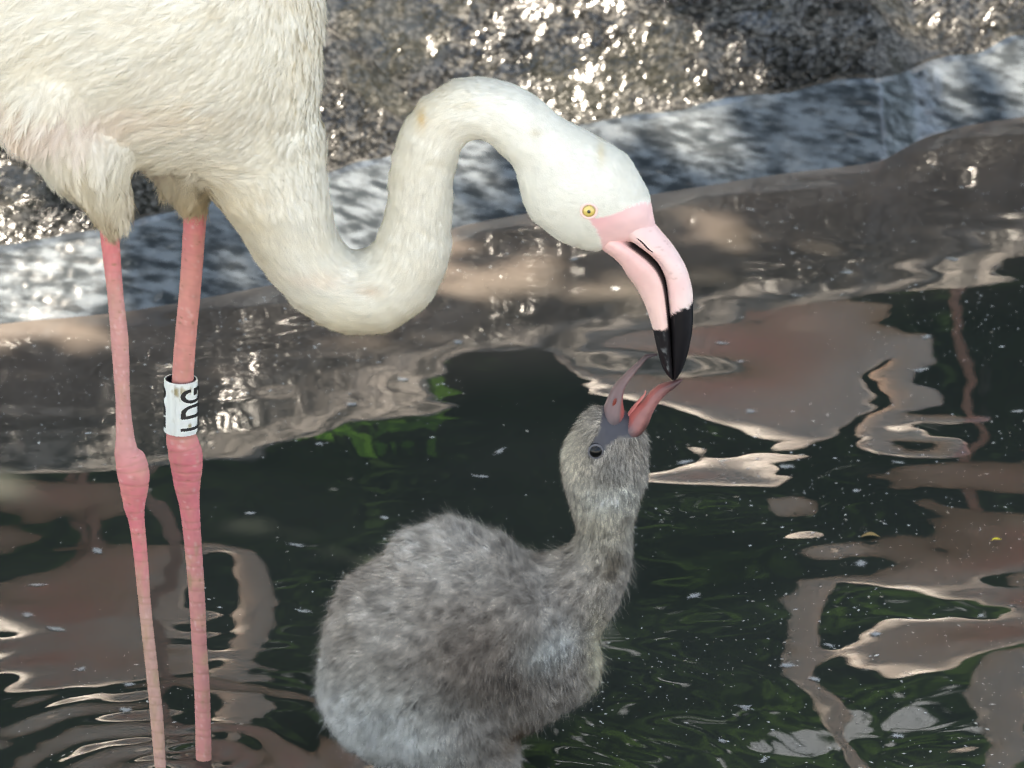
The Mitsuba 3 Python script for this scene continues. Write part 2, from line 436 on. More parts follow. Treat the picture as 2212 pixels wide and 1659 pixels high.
def leg_tube(rows, y0, y1, k=26, step=0.0011):
    """A leg from its measured left and right edges: rows of (v, left u, right u), top to bottom."""
    rows = np.array(rows, float)
    a = np.array([at((l + r) / 2, vv, y0 + (y1 - y0) * i / (len(rows) - 1)) for i, (vv, l, r) in enumerate(rows)])
    w = (rows[:, 2] - rows[:, 1]) / 2 * PXM
    s = np.concatenate([[0], np.cumsum(np.linalg.norm(np.diff(a, axis=0), axis=1))])
    t = np.arange(0, s[-1], step)
    c, w = PchipInterpolator(s, a)(t), PchipInterpolator(s, w)(t)
    tan = unit(np.gradient(c, axis=0))
    side = unit(np.cross(tan, [0, 1, 0])); front = np.cross(side, tan)
    th = np.arange(k) / k * 2 * np.pi
    ca, sa = np.cos(th)[None, :, None], np.sin(th)[None, :, None]
    rings = c[:, None] + side[:, None] * ca * w[:, None, None] + front[:, None] * sa * (w * 0.95)[:, None, None]
    nn = unit(side[:, None] * ca + front[:, None] * sa)
    return rings, nn, t, c


NEAR_ROWS = [(440, 222, 256), (497, 216, 257), (560, 223, 261), (627, 230.5, 265.6), (744, 240, 278), (862, 249, 281), (940, 250, 290), (975, 247, 299), (1000, 249, 318), (1022, 253, 323), (1045, 257, 322), (1089, 266, 314), (1128, 278, 313), (1206, 289, 319.5),
             (1323, 301, 328), (1441, 314, 341), (1558, 325, 353.5), (1659, 334, 359), (1740, 342, 367), (1830, 350, 375)]
FAR_ROWS = [(400, 398, 450), (455, 396.5, 447), (627, 387, 434), (744, 376, 423), (807, 372, 419), (915, 362, 416), (942, 358, 424), (979, 363, 437), (1002, 367, 438), (1041, 374, 434), (1089, 386, 432), (1167, 396.5, 435.6), (1284, 407, 443), (1402, 414, 448),
            (1519, 420, 455), (1617, 422, 457), (1700, 426, 461), (1790, 430, 465)]
leg_meshes, groove_pts, groove_val = [], [], []
for rows, y0, y1, sd in ((NEAR_ROWS, -0.045, -0.05, 5), (FAR_ROWS, 0.04, 0.04, 6)):
    rings, nn, t, c = leg_tube(rows, y0, y1)
    r = np.random.default_rng(sd)
    L = t[-1]
    cuts = np.cumsum(r.uniform(0.006, 0.019, 70))
    dist = np.abs(t[:, None, None] - cuts[None, None, :] - 0.0012 * np.sin(np.arange(26) / 26 * 6.28 + 1)[None, :, None]).min(2)
    groove = np.exp(-(dist / 0.0009) ** 2)
    up = (c[:, 2] > 0.33)[:, None]
    rings = rings - nn * (groove * 0.00035 * np.where(up, 0.6, 1.0))[..., None]
    wr = f2(rings[..., 2] * 300, rings[..., 0] * 60 + rings[..., 1] * 60, 9, 2)
    hock = np.exp(-((c[:, 2] - at(0, 1020)[2]) / 0.025) ** 2)[:, None]
    rings = rings + nn * (wr * 0.0011 * hock + 0.0004 * f2(rings[..., 2] * 60, rings[..., 0] * 160, 10, 2))[..., None]
    leg_meshes.append(loft(rings))
    groove_pts.append(rings.reshape(-1, 3)); groove_val.append((groove * np.where(up, 0.35, 0.9)).ravel())
try:
    solids = [manifold3d.Manifold(manifold3d.Mesh(np.asarray(v, np.float32), np.asarray(f, np.uint32))) for v, f in [(bv, bf)] + leg_meshes]
    if any(s.status() != manifold3d.Error.NoError for s in solids):
        raise ValueError([str(s.status()) for s in solids])
    whole = (solids[0] + solids[1] + solids[2]).to_mesh()
    av, af = np.array(whole.vert_properties[:, :3], float), np.array(whole.tri_verts, int)
except Exception as e:
    print('union fell back:', e)
    ms = [(bv, bf)] + leg_meshes
    o = np.cumsum([0] + [len(m[0]) for m in ms])
    av, af = np.vstack([m[0] for m in ms]), np.vstack([m[1] + a for m, a in zip(ms, o)])


def xz(poly, y=0.0):
    return [tuple(at(u, v, y)[[0, 2]]) for u, v in poly]


LORE = xz([(1262, 436), (1292, 444), (1340, 434), (1384, 420), (1460, 470), (1440, 600), (1300, 575), (1302, 540), (1297, 500), (1287, 470)])
BILL_BASE = at(1345, 480)
leg_top = {-1: at(237, 482, -0.055)[2], 1: at(420, 456, 0.04)[2]}


def cream(p):
    """Plumage colour with dirt stains, at points of the body."""
    big = meshkit.fbm(p / 0.055, 3, 51)[:, None]
    fine = meshkit.fbm(p / 0.011, 3, 52)[:, None]
    c = np.array([0.865, 0.832, 0.715]) * (1 - 0.06 * big)
    stain = np.clip((big - 0.5) * 2.2, 0, 1) * (0.5 + 0.8 * fine)
    c = c * (1 - stain) + stain * np.array([0.84, 0.765, 0.59])
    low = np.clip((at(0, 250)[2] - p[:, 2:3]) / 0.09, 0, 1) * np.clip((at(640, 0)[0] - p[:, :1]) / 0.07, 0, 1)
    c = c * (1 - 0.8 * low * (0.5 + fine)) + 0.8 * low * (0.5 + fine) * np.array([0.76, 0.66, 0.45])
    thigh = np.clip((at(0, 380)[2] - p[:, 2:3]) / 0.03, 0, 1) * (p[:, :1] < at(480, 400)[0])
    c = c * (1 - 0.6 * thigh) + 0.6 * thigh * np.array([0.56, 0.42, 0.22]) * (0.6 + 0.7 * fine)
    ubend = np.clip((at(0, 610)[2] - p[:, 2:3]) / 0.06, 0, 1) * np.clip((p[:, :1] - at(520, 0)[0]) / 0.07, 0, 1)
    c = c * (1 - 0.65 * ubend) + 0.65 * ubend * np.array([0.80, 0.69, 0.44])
    pink = np.exp(-(((p[:, :1] - at(130, 200)[0]) / 0.10) ** 2 + ((p[:, 2:3] - at(130, 190)[2]) / 0.018) ** 2))
    c = c * (1 - 0.3 * pink) + 0.3 * pink * np.array([0.86, 0.62, 0.58])
    head = np.clip((p[:, :1] - at(930, 0)[0]) / 0.08, 0, 1)
    c = c * (1 - 0.75 * head) + 0.75 * head * np.array([0.87, 0.865, 0.785])
    speck = np.clip((meshkit.noise(p / 0.0042, 55)[:, None] - 0.90) * 12, 0, 1) * np.clip((meshkit.noise(p / 0.035, 56)[:, None] - 0.55) * 5, 0, 1)
    c = c * (1 - 0.7 * speck) + 0.7 * speck * np.array([0.42, 0.25, 0.10])
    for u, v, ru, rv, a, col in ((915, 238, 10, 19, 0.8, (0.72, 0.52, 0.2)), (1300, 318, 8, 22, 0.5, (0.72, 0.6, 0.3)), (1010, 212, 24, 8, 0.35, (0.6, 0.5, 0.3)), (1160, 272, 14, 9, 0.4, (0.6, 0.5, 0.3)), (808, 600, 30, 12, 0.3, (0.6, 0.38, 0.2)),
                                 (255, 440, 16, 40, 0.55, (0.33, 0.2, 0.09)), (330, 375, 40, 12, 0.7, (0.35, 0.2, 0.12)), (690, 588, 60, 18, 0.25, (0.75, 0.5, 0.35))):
        q, rr = at(u, v), np.array([ru, rv]) * PXM
        g = np.exp(-(((p[:, :1] - q[0]) / rr[0]) ** 2 + ((p[:, 2:3] - q[2]) / rr[1]) ** 2)) * a * (0.4 + fine)
        g = np.clip(g, 0, 1)
        c = c * (1 - g) + g * np.array(col)
    return np.clip(c * 0.93, 0, 0.92)


def leg_colour(p):
    n1, n2 = meshkit.fbm(p / 0.02, 4, 61)[:, None], meshkit.fbm(p / np.array([0.0025, 0.0025, 0.005]), 3, 62)[:, None]
    zh = at(0, 1020)[2]
    up = np.clip((p[:, 2:3] - zh) / 0.05, 0, 1)
    dn = np.clip((zh - 0.05 - p[:, 2:3]) / 0.07, 0, 1)
    far = (p[:, 1:2] > 0)
    c = np.array([0.57, 0.165, 0.18]) + 0 * p
    c = c * (1 - up) + up * (np.where(far, np.array([0.57, 0.235, 0.195]), np.array([0.50, 0.245, 0.22])))
    top = np.clip((p[:, 2:3] - at(0, 620)[2]) / 0.05, 0, 1)
    c = c * (1 - top) + top * np.array([0.55, 0.165, 0.165])
    c = c * (1 - dn) + dn * np.where(far, np.array([0.52, 0.225, 0.20]), np.array([0.48, 0.285, 0.225]))
    st = np.clip((n1 - 0.52) * 3.0, 0, 1) * (0.35 + 0.5 * dn)
    c = c * (1 - st) + st * np.array([0.52, 0.33, 0.2])
    sp = np.clip((n2 - 0.70) * 8, 0, 1)
    c = c * (1 - 0.6 * sp) + 0.6 * sp * np.array([0.22, 0.13, 0.05])
    wh = np.clip((meshkit.fbm(p / np.array([0.0022, 0.0022, 0.006]), 3, 63)[:, None] - 0.64) * 6, 0, 1)
    c = c * (1 - 0.3 * wh) + 0.3 * wh * np.array([0.75, 0.6, 0.55])
    grime = np.clip((meshkit.fbm(p / np.array([0.006, 0.006, 0.03]), 3, 64)[:, None] - 0.56) * 5, 0, 1) * (0.25 + 0.5 * dn)
    c = c * (1 - grime) + grime * np.array([0.36, 0.25, 0.14])
    return c * (0.90 + 0.2 * meshkit.fbm(p / 0.006, 2, 65)[:, None])


side = np.where(av[:, 1] > 0, 1, -1)
ztop = np.where(side > 0, leg_top[1], leg_top[-1])
is_leg = (av[:, 2] < ztop) & (av[:, 0] < at(480, 480)[0])
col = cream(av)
lc = leg_colour(av)
ring_dark = np.zeros(len(av))
tree_ = cKDTree(np.vstack(groove_pts)); dg, ig = tree_.query(av)
ring_dark = np.where(dg < 0.002, np.concatenate(groove_val)[ig], 0)
lc = lc * (1 - 0.32 * ring_dark[:, None]) + 0.32 * ring_dark[:, None] * np.array([0.30, 0.16, 0.08])
col[is_leg] = lc[is_leg]
lore = in_poly(av[:, 0], av[:, 2], LORE) & (av[:, 2] > at(0, 560)[2])
pinkish = np.array([0.82, 0.56, 0.53]) * (0.88 + 0.2 * meshkit.fbm(av / 0.008, 3, 66)[:, None])
eyed = np.exp(-np.hypot(av[:, :1] - at(1295, 440)[0], av[:, 2:3] - at(1295, 445)[2]) / 0.018)
pinkish = pinkish * (1 - 0.6 * eyed) + 0.6 * eyed * np.array([0.80, 0.40, 0.42])
col[lore] = pinkish[lore]
tr = trimesh.Trimesh(av, af, process=False)
scene['flamingo__body'] = raw_ply(av, af, mesh_normals(av, af), col, 'mat_body')
lab('flamingo', 'white adult flamingo on pink legs bending its neck to feed a grey chick', 'flamingo')

# flow of the feathers over the body
fs = []
npts = np.array([P0(u, v) for u, v, r in NECK])
ntan = np.gradient(npts, axis=0)
for p, t, (u, v, r) in zip(npts, ntan, NECK):
    for a in range(8):
        fs.append((p + r * PXM * (unit(np.cross(t, [0, 1, 0])) * math.cos(a * .785) + np.array([0, 1, 0]) * math.sin(a * .785)), -t))
for u, v, d in ((1245, 388, (-1, 0, .75)), (1300, 400, (-1, 0, .9)), (1270, 480, (-1, 0, .8)), (1200, 340, (-1, 0, .8)), (1190, 440, (-.8, 0, .9)), (1330, 360, (-1, 0, .8)), (1350, 420, (-1, 0, 0.6))):
    for y in (-0.035, 0, 0.035):
        fs.append((P0(u, v, y), d))
for u, v, d in ((690, 50, (-.1, 0, -1)), (690, 150, (-.15, 0, -1)), (660, 250, (-.35, 0, -1)), (600, 150, (-.5, 0, -1)), (600, 300, (-.6, 0, -.75)), (560, 380, (-.9, 0, .1)), (500, 400, (-1, 0, .35)), (500, 250, (-.9, 0, -.35)), (480, 60, (-.9, 0, -.5)),
                (350, 300, (-1, 0, -.1)), (300, 150, (-1, 0, -.45)), (300, -50, (-1, 0, -.3)), (100, 50, (-.9, 0, -.5)), (0, 150, (-.8, 0, -.6)), (100, 250, (-.5, 0, -1)), (180, 330, (.15, 0, -1)), (60, 300, (-.1, 0, -1)), (220, 420, (.25, 0, -1)),
                (-200, 0, (-1, 0, -.3)), (-200, 200, (-1, 0, -.3)), (400, 380, (-.1, 0, -1)), (415, 430, (0, 0, -1)), (280, 330, (-.5, 0, -.8)), (240, 470, (.1, 0, -1)), (-400, 0, (-1, 0, -.2)), (450, 330, (-1, 0, .1))):
    for y in (-0.1, -0.05, 0, 0.05, 0.1):
        fs.append((P0(u, v, y), d))
flow = flow_field(fs)

keep = ~((av[af].mean(1)[:, 2] < np.where(av[af].mean(1)[:, 1] > 0, leg_top[1], leg_top[-1]) + 0.004) & (av[af].mean(1)[:, 0] < at(480, 480)[0]))
keep &= ~in_poly(av[af].mean(1)[:, 0], av[af].mean(1)[:, 2], LORE) & (av[af].mean(1)[:, 0] > -0.62)
ff = af[keep]
cen = av[ff].mean(1)
near_side = np.where(cen[:, 1] < 0.03, 1.0, 0.35)
xh, zc = at(930, 0)[0], at(0, 350)[2]
torso = (cen[:, 0] < at(700, 0)[0]) & (cen[:, 2] > at(0, 455)[2])
parts = []
# contour feathers of the trunk: each a fan of barbs lifted off the one below
fp, fn_ = sample_surface(av, ff, 3400, 71, near_side * torso + 1e-9)
fr = np.random.default_rng(72)
fd = flow(fp)
fd = unit(fd - fn_ * (fd * fn_).sum(1, keepdims=True))
fside = np.cross(fn_, fd)
flen = fr.uniform(0.020, 0.036, len(fp)) * np.clip(1.15 - 1.2 * np.clip((fp[:, 0] - at(350, 0)[0]) / 0.2, 0, 0.5), 0.5, 1.2)
ftone = np.clip(fr.normal(1.0, 0.022, len(fp)), 0.93, 1.05)
flift = np.abs(fr.normal(0.04, 0.06, len(fp)))
B = 50
idx = np.repeat(np.arange(len(fp)), B)
s = np.tile((np.arange(B) // 2 + 0.5) / (B // 2), len(fp)); sgn = np.tile(np.where(np.arange(B) % 2 == 0, 1, -1), len(fp))
root = fp[idx] + fd[idx] * (flen[idx] * 0.62 * s)[:, None] + fn_[idx] * (0.0010 + flen[idx] * s * 0.62 * np.tan(flift[idx]) * 0.6)[:, None]
bdir = unit(fd[idx] * (0.75 + 0.5 * s)[:, None] + fside[idx] * (sgn * (0.62 - 0.5 * s))[:, None])
bl = flen[idx] * (0.46 - 0.08 * s) * fr.uniform(0.8, 1.15, len(idx))
colr = cream(fp)[idx] * ftone[idx][:, None] * fr.uniform(0.95, 1.05, (len(idx), 1))
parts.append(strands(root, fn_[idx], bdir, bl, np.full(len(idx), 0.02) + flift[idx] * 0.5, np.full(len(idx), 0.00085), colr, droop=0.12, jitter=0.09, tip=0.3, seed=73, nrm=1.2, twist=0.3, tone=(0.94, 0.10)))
# loose fine filaments of the trunk
p, n = sample_surface(av, ff, 46000, 74, near_side * torso + 1e-9)
r = np.random.default_rng(75)
clump = meshkit.noise(p / 0.012, 76)
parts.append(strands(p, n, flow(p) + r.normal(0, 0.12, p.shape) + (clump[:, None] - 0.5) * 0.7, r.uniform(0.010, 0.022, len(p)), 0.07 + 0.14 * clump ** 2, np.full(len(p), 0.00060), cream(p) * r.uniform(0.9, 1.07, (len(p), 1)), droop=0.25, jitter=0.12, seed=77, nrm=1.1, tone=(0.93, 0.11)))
# short dense feathering of neck and head
neckw = near_side * (~torso)
p, n = sample_surface(av, ff, 105000, 78, neckw * np.where(cen[:, 0] > at(1150, 0)[0], 1.6, 1.0) + 1e-9)
hd = np.clip((p[:, 0] - at(560, 0)[0]) / (at(1180, 0)[0] - at(560, 0)[0]), 0, 1)
clump = meshkit.noise(p / 0.006, 79)
parts.append(strands(p, n, flow(p) + r.normal(0, 0.08, p.shape), (0.0095 - 0.0058 * hd) * r.uniform(0.7, 1.3, len(p)), 0.07 + 0.16 * clump, 0.0006 - 0.00015 * hd, cream(p) * r.uniform(0.93, 1.06, (len(p), 1)) * (0.92 + 0.13 * clump[:, None]), droop=0.2, jitter=0.09, seed=80, nrm=1.2, tone=(0.93, 0.11)))
# long wispy fringe on the thighs
zt = np.where(cen[:, 1] > 0, leg_top[1], leg_top[-1])
fringe = ((cen[:, 2] < at(0, 380)[2]) & (cen[:, 0] < at(470, 0)[0])).astype(float)
p, n = sample_surface(av, ff, 9000, 81, fringe + 1e-9)
parts.append(strands(p, n, flow(p) + r.normal(0, 0.25, p.shape), r.uniform(0.008, 0.020, len(p)), r.uniform(0.03, 0.22, len(p)), np.full(len(p), 0.0007), cream(p) * r.uniform(0.8, 1.1, (len(p), 1)), droop=0.2, jitter=0.12, seed=82, nrm=0.85))
v, f, n, c = join(parts)
scene['flamingo__plumage'] = raw_ply(v, f, n, c, 'mat_fibre')
lab('flamingo__plumage', 'soft cream white feathers stained yellowish', kind='stuff')

# bill
TOP = [(1352, 398), (1384, 424), (1397, 460), (1424, 495), (1451, 527), (1470, 555), (1485, 585), (1497, 640), (1497, 693), (1489, 750), (1474, 797), (1458, 821)]
MID = [(1292, 478), (1316, 492), (1345, 505), (1375, 524), (1405, 547), (1424, 570), (1437, 602), (1443, 648), (1447, 693), (1450, 747), (1453, 795), (1454, 819)]
BOT = [(1286, 520), (1302, 538), (1322, 552), (1340, 570), (1356, 596), (1370, 614), (1385, 640), (1400, 677), (1410, 712), (1420, 755), (1432, 795), (1452, 820)]
WID = [24, 42, 50, 50, 47, 43, 40, 39, 35, 28, 18, 5]


def bill(A, B, W, y=0.0, gap=0.0, k=36, n=110, expo=2.3, pull=0.0):
    A, B = np.array([at(*p, y) for p in A]), np.array([at(*p, y) for p in B])
    t0 = np.linspace(0, 1, len(A)); t = np.linspace(0, 1, n)
    A, B, W = PchipInterpolator(t0, A)(t), PchipInterpolator(t0, B)(t), PchipInterpolator(t0, np.array(W) * PXM)(t)
    B = B + (A - B) * gap
    c, a = (A + B) / 2, (A - B) / 2
    th = np.arange(k) / k * 2 * np.pi
    ca, sa = np.cos(th), np.sin(th)
    ex = 2 / expo
    x, yy = np.sign(ca) * np.abs(ca) ** ex, np.sign(sa) * np.abs(sa) ** ex
    wide = 1 + pull * (-x)            # wider toward B when pull > 0
    rings = c[:, None] + a[:, None] * x[None, :, None] + np.array([0, 1.0, 0]) * (W[:, None] * (yy * wide)[None])[..., None]
    return rings, t, x


def noise_rows(q, s, seed):
    return meshkit.fbm(q / s, 3, seed)


rings, t, x = bill(TOP, MID, WID, gap=0.0, pull=0.18, expo=2.1)
q = rings.reshape(-1, 3)
X1 = np.tile(x, len(t)); T1 = np.repeat(t, rings.shape[1])
z_black = at(0, 652)[2] + 0.009 * (noise_rows(q, 0.006, 91) - 0.5) - np.clip(-X1, 0, 1) * 0.010
pinkc = np.array([0.82, 0.58, 0.54]) * (0.95 + 0.1 * noise_rows(q, 0.01, 92)[:, None])
palec = np.array([0.84, 0.69, 0.63])
mixv = np.clip((T1 - 0.25) * 3, 0, 1)[:, None] * np.clip(0.6 + X1, 0, 1)[:, None]
c = pinkc * (1 - mixv) + palec * mixv
bl_ = np.exp(-(((q[:, 0] - at(1478, 0)[0]) / 0.009) ** 2 + ((q[:, 2] - at(0, 605)[2]) / 0.011) ** 2))[:, None]
c = c * (1 - 0.35 * bl_) + 0.35 * bl_ * np.array([0.78, 0.36, 0.36])
st = np.exp(-(((q[:, 0] - at(1398, 0)[0]) / 0.007) ** 2 + ((q[:, 2] - at(0, 552 - 5)[2]) / 0.006) ** 2))[:, None] * np.clip(noise_rows(q, 0.004, 93)[:, None] * 1.5 - 0.1, 0, 1)
c = c * (1 - 0.7 * st) + 0.7 * st * np.array([0.55, 0.3, 0.17])
edge = np.clip((-X1 - 0.93) / 0.05, 0, 1)[:, None] * np.clip((T1 - 0.14) * 14, 0, 1)[:, None]
c = c * (1 - edge) + edge * np.array([0.028, 0.02, 0.02])
nail = np.exp(-((X1 + 0.42 + 0.1 * np.sin(T1 * 5)) / 0.025) ** 2)[:, None] * np.clip((T1 - 0.25) * 6, 0, 1)[:, None]
c = c * (1 - 0.5 * nail) + 0.5 * nail * np.array([0.35, 0.2, 0.2])
speck = np.clip((noise_rows(q * np.array([1.6, 1.0, 0.8]), 0.0022, 97)[:, None] - 0.66) * 9, 0, 1)
flush = np.clip((noise_rows(q, 0.016, 98)[:, None] - 0.45) * 2.5, 0, 1)
c = c * (1 - 0.35 * flush) + 0.35 * flush * np.array([0.80, 0.44, 0.42])
c = c * (1 - 0.45 * speck) + 0.45 * speck * np.array([0.45, 0.26, 0.20])
blk = np.clip((z_black - q[:, 2]) / 0.0006, 0, 1)[:, None]
c = c * (1 - blk) + blk * np.array([0.010, 0.009, 0.010])
groove = (np.exp(-((x + 0.42) / 0.05) ** 2) * 0.0006)[None, :] * np.clip((t - 0.2) * 5, 0, 1)[:, None]
cen_ = rings.mean(1, keepdims=True)
rings = rings - unit(rings - cen_) * groove[..., None]
v, f = loft(rings)
c = np.vstack([c, c[:1], c[-1:]])
scene['flamingo__upper_bill'] = raw_ply(v, f, mesh_normals(v, f), c, 'mat_bill')
lab('flamingo__upper_bill', 'pale pink upper bill with a jagged black tip')
rings, t, x = bill(MID, BOT, np.array(WID) * 0.95, gap=0.0, pull=-0.22, expo=2.2)
q = rings.reshape(-1, 3)
X1 = np.tile(x, len(t)); T1 = np.repeat(t, rings.shape[1])
c = np.array([0.82, 0.53, 0.49]) * (0.95 + 0.1 * noise_rows(q, 0.01, 94)[:, None])
vein = np.clip((noise_rows(q * np.array([3.0, 1.0, 0.5]), 0.005, 99)[:, None] - 0.5) * 3, 0, 1)
c = c * (1 - 0.25 * vein) + 0.25 * vein * np.array([0.76, 0.36, 0.34])
pale = np.clip((T1 - 0.35) * 3, 0, 1)[:, None] * 0.7
c = c * (1 - pale) + pale * np.array([0.84, 0.62, 0.54])
z_black = at(0, 700)[2] + 0.006 * (noise_rows(q, 0.005, 95) - 0.5) - np.clip(-X1, -1, 1) * 0.002
blk = np.clip((z_black - q[:, 2]) / 0.0007, 0, 1)[:, None]
edge = np.clip((X1 - 0.71) / 0.08, 0, 1)[:, None] * np.clip((T1 - 0.17) * 14, 0, 1)[:, None]
dark = np.maximum(blk, edge)
wear = np.clip((noise_rows(q * np.array([3, 3, 1]), 0.006, 96)[:, None] - 0.55) * 6, 0, 1) * np.exp(-((X1 + 0.1) / 0.3) ** 2)[:, None]
c = c * (1 - dark) + dark * (np.array([0.016, 0.014, 0.015]) * (1 - wear) + wear * np.array([0.22, 0.23, 0.23]))
v, f = loft(rings)
c = np.vstack([c, c[:1], c[-1:]])
scene['flamingo__lower_bill'] = raw_ply(v, f, mesh_normals(v, f), c, 'mat_bill')
lab('flamingo__lower_bill', 'pink lower bill ending in scuffed black')
# nostril slit: a sunken sliver on each side of the upper bill
NOS = [(1373, 497), (1387, 508), (1399, 521), (1411, 530)]
ub = trimesh.Trimesh(*[np.array(a) for a in meshkit.WRITTEN[scene['flamingo__upper_bill']['filename']][:2]], process=False)
scene['mat_dark'] = {'type': 'twosided', 'bsdf': {'type': 'principled', 'base_color': {'type': 'rgb', 'value': [0.03, 0.015, 0.015]}, 'roughness': 0.6}}


def skin_y(mesh, x, z, near=True):
    """Depth of the mesh's surface over (x, z), on the side nearest the viewer or on the other."""
    s = -1 if near else 1
    hit = mesh.ray.intersects_location([[x, s * 1.0, z]], [[0, -s, 0]])[0]
    return float(hit[:, 1].min() if near else hit[:, 1].max()) if len(hit) else 0.0


# eyes
def sphere_mesh(c, r, sub_=4):
    m = trimesh.creation.icosphere(sub_, r)
    return np.array(m.vertices) + c, np.array(m.faces)


def torus(c, R, r, axis_y=1.0, sx=1.0):
    m = trimesh.creation.torus(R, r, 40, 14)
    v = np.array(m.vertices) @ np.array([[sx, 0, 0], [0, 0, 1], [0, 1, 0.0]]).T
    return v + c, np.array(m.faces)[:, ::-1]


body_tr = trimesh.Trimesh(bv, bf, process=False)
for near in (True, False):
    e = at(1271, 427)
    s = -1 if near else 1
    y = skin_y(body_tr, e[0], e[2], near)
    R = 0.0078
    key = 'flamingo__eye' if near else 'flamingo__eye_001'
    v, f = sphere_mesh(np.array([e[0], y - s * 0.0046, e[2]]), R)
    rad = np.hypot(v[:, 0] - e[0], v[:, 2] - e[2])
    c = np.where((rad > 0.0046)[:, None], np.array([0.40, 0.29, 0.07]), np.array([0.62, 0.49, 0.13])) * (0.9 + 0.2 * meshkit.noise(v / 0.0008, 4)[:, None])
    scene[key] = raw_ply(v, f, mesh_normals(v, f), c, 'mat_eye')
    v, f = sphere_mesh(np.array([e[0], y - s * (0.0046 - R + 0.0008), e[2]]), 0.0019, 3)
    v[:, 1] = (v[:, 1] - v[:, 1].mean()) * 0.6 + v[:, 1].mean()
    scene[key + '__pupil'] = raw_ply(v, f, mesh_normals(v, f), np.full((len(v), 3), 0.006), 'mat_eye')
    v, f = torus(np.array([e[0], y + s * 0.0008, e[2]]), 0.0066, 0.0011, sx=1.05)
    scene[key + '__eyelid'] = raw_ply(v, f, mesh_normals(v, f), np.tile([0.84, 0.60, 0.54], (len(v), 1)), 'mat_body')
    pts = np.array([at(*q) for q in NOS])
    tt = np.linspace(0, 1, 24)
    pp = PchipInterpolator(np.linspace(0, 1, 4), pts)(tt)
    pp[:, 1] = [skin_y(ub, a[0], a[2], near) for a in pp]
    wdt = 0.0009 * np.sin(np.pi * tt) ** 0.6 + 1e-5
    th = np.arange(10) / 10 * 2 * np.pi
    rg = pp[:, None] + np.stack([np.cos(th) * 0.5, np.sin(th) * 0.5, np.cos(th) * 0.8], -1)[None] * wdt[:, None, None]
    v, f = loft(rg)
    scene['flamingo__nostril' if near else 'flamingo__nostril_001'] = raw_ply(v, f, mesh_normals(v, f), None, 'mat_dark')
lab('flamingo__eye', 'pale yellow eye with a small dark pupil')

# leg band with its letters
top_c, bot_c = at(390.5, 818, 0.04), at(390, 930, 0.04)
axis = unit(top_c - bot_c); RB, HB = 0.01525, float(np.linalg.norm(top_c - bot_c))
ex = unit(np.cross([0, 1, 0], axis)); ey = np.cross(axis, ex)      # ex to the right, ey away from the viewer
prof = [(0.0, RB - 0.001), (0.0, RB - 0.0002), (0.0006, RB), (HB - 0.0006, RB), (HB, RB - 0.0002), (HB, RB - 0.001)]


def cyl(th, rr, hh):
    """th: 0 faces the viewer, positive to the right."""
    return bot_c + ex * (np.sin(th) * rr)[..., None] - ey * (np.cos(th) * rr)[..., None] + axis * hh[..., None]


def band_shell(th0, th1, profile, dr_=0.0, n=120):
    th = np.linspace(th0, th1, n)
    loop = np.array(profile)
    return loft(np.stack([cyl(np.full(len(loop), a), loop[:, 1] + dr_, loop[:, 0]) for a in th]))


v, f = band_shell(math.radians(-16), math.radians(343), prof + [(HB, RB - 0.0012), (0, RB - 0.0012)])
scene['flamingo__leg_band'] = mikit.ply((v, f), 'mat_band', smooth=35)
lab('flamingo__leg_band', 'white plastic leg band with black letters')
v, f = band_shell(math.radians(-15), math.radians(62), prof, 0.0011, 40)
scene['flamingo__leg_band__overlap_flap'] = mikit.ply((v, f), 'mat_band', smooth=35)
v, f = band_shell(math.radians(-180), math.radians(180), [(0.0004, RB - 0.0026), (0.0004, RB - 0.0013), (HB - 0.0003, RB - 0.0013), (HB - 0.0003, RB - 0.0026)], 0, 90)
scene['flamingo__leg_band__lining'] = mikit.ply((v, f), 'mat_band_inside', smooth=35)
for i, th_right in enumerate((100, -58)):
    m = meshkit.text_mesh('LDG', 1.0, 0.02, bold=True)
    v, f = trimesh.remesh.subdivide_to_size(np.array(m.vertices), np.array(m.faces), 0.14)
    lx = (v[:, 0] - v[:, 0].min()) / (v[:, 0].max() - v[:, 0].min())
    ly = np.clip((v[:, 1] - v[:, 1].min()) / (v[:, 1].max() - v[:, 1].min()), 0, 1)
    rr = RB + (0.0011 if i == 0 else 0.0) + 0.00012 + v[:, 2] / 0.02 * 0.00025
    th = np.radians(th_right - 98 * ly)
    v2 = cyl(th, rr, HB * (0.10 + 0.80 * lx))
    scene['flamingo__leg_band__lettering' + ('' if i == 0 else '_001')] = mikit.ply((v2, f), 'mat_ink', smooth=False)


# ------------------------------------------------------------------ chick
CN = [(1215, 1300, 96), (1258, 1262, 80), (1290, 1222, 60), (1304, 1180, 49), (1307, 1135, 45), (1306, 1085, 56), (1306, 1035, 72), (1304, 985, 80)]
cp = chain([(860, 1480, 168), (920, 1400, 215), (985, 1330, 168), (1090, 1330, 140)], 0, 1.15) + chain([(985, 1400, 225), (1090, 1420, 165), (1165, 1410, 110)], 0, 1.15)
cp += chain([(1090, 1330, 140), (1180, 1330, 108), (1215, 1300, 90)], 0, 1.05) + chain(CN[:-1], 0, 1.0) + chain(CN[-3:], 0, 1.08) + chain([(1306, 985, 76), (1318, 938, 58), (1330, 935, 36)], 0, 1.1) + chain([(1320, 1000, 72), (1345, 960, 46)], 0, 1.1)
cp += chain([(915, 1510, 165), (1000, 1630, 112), (1030, 1700, 85)], 0, 1.15) + chain([(1150, 1400, 118), (1210, 1435, 84)], 0, 1.1) + chain([(900, 1205, 55), (970, 1188, 52), (1060, 1205, 46)], 0, 0.7)
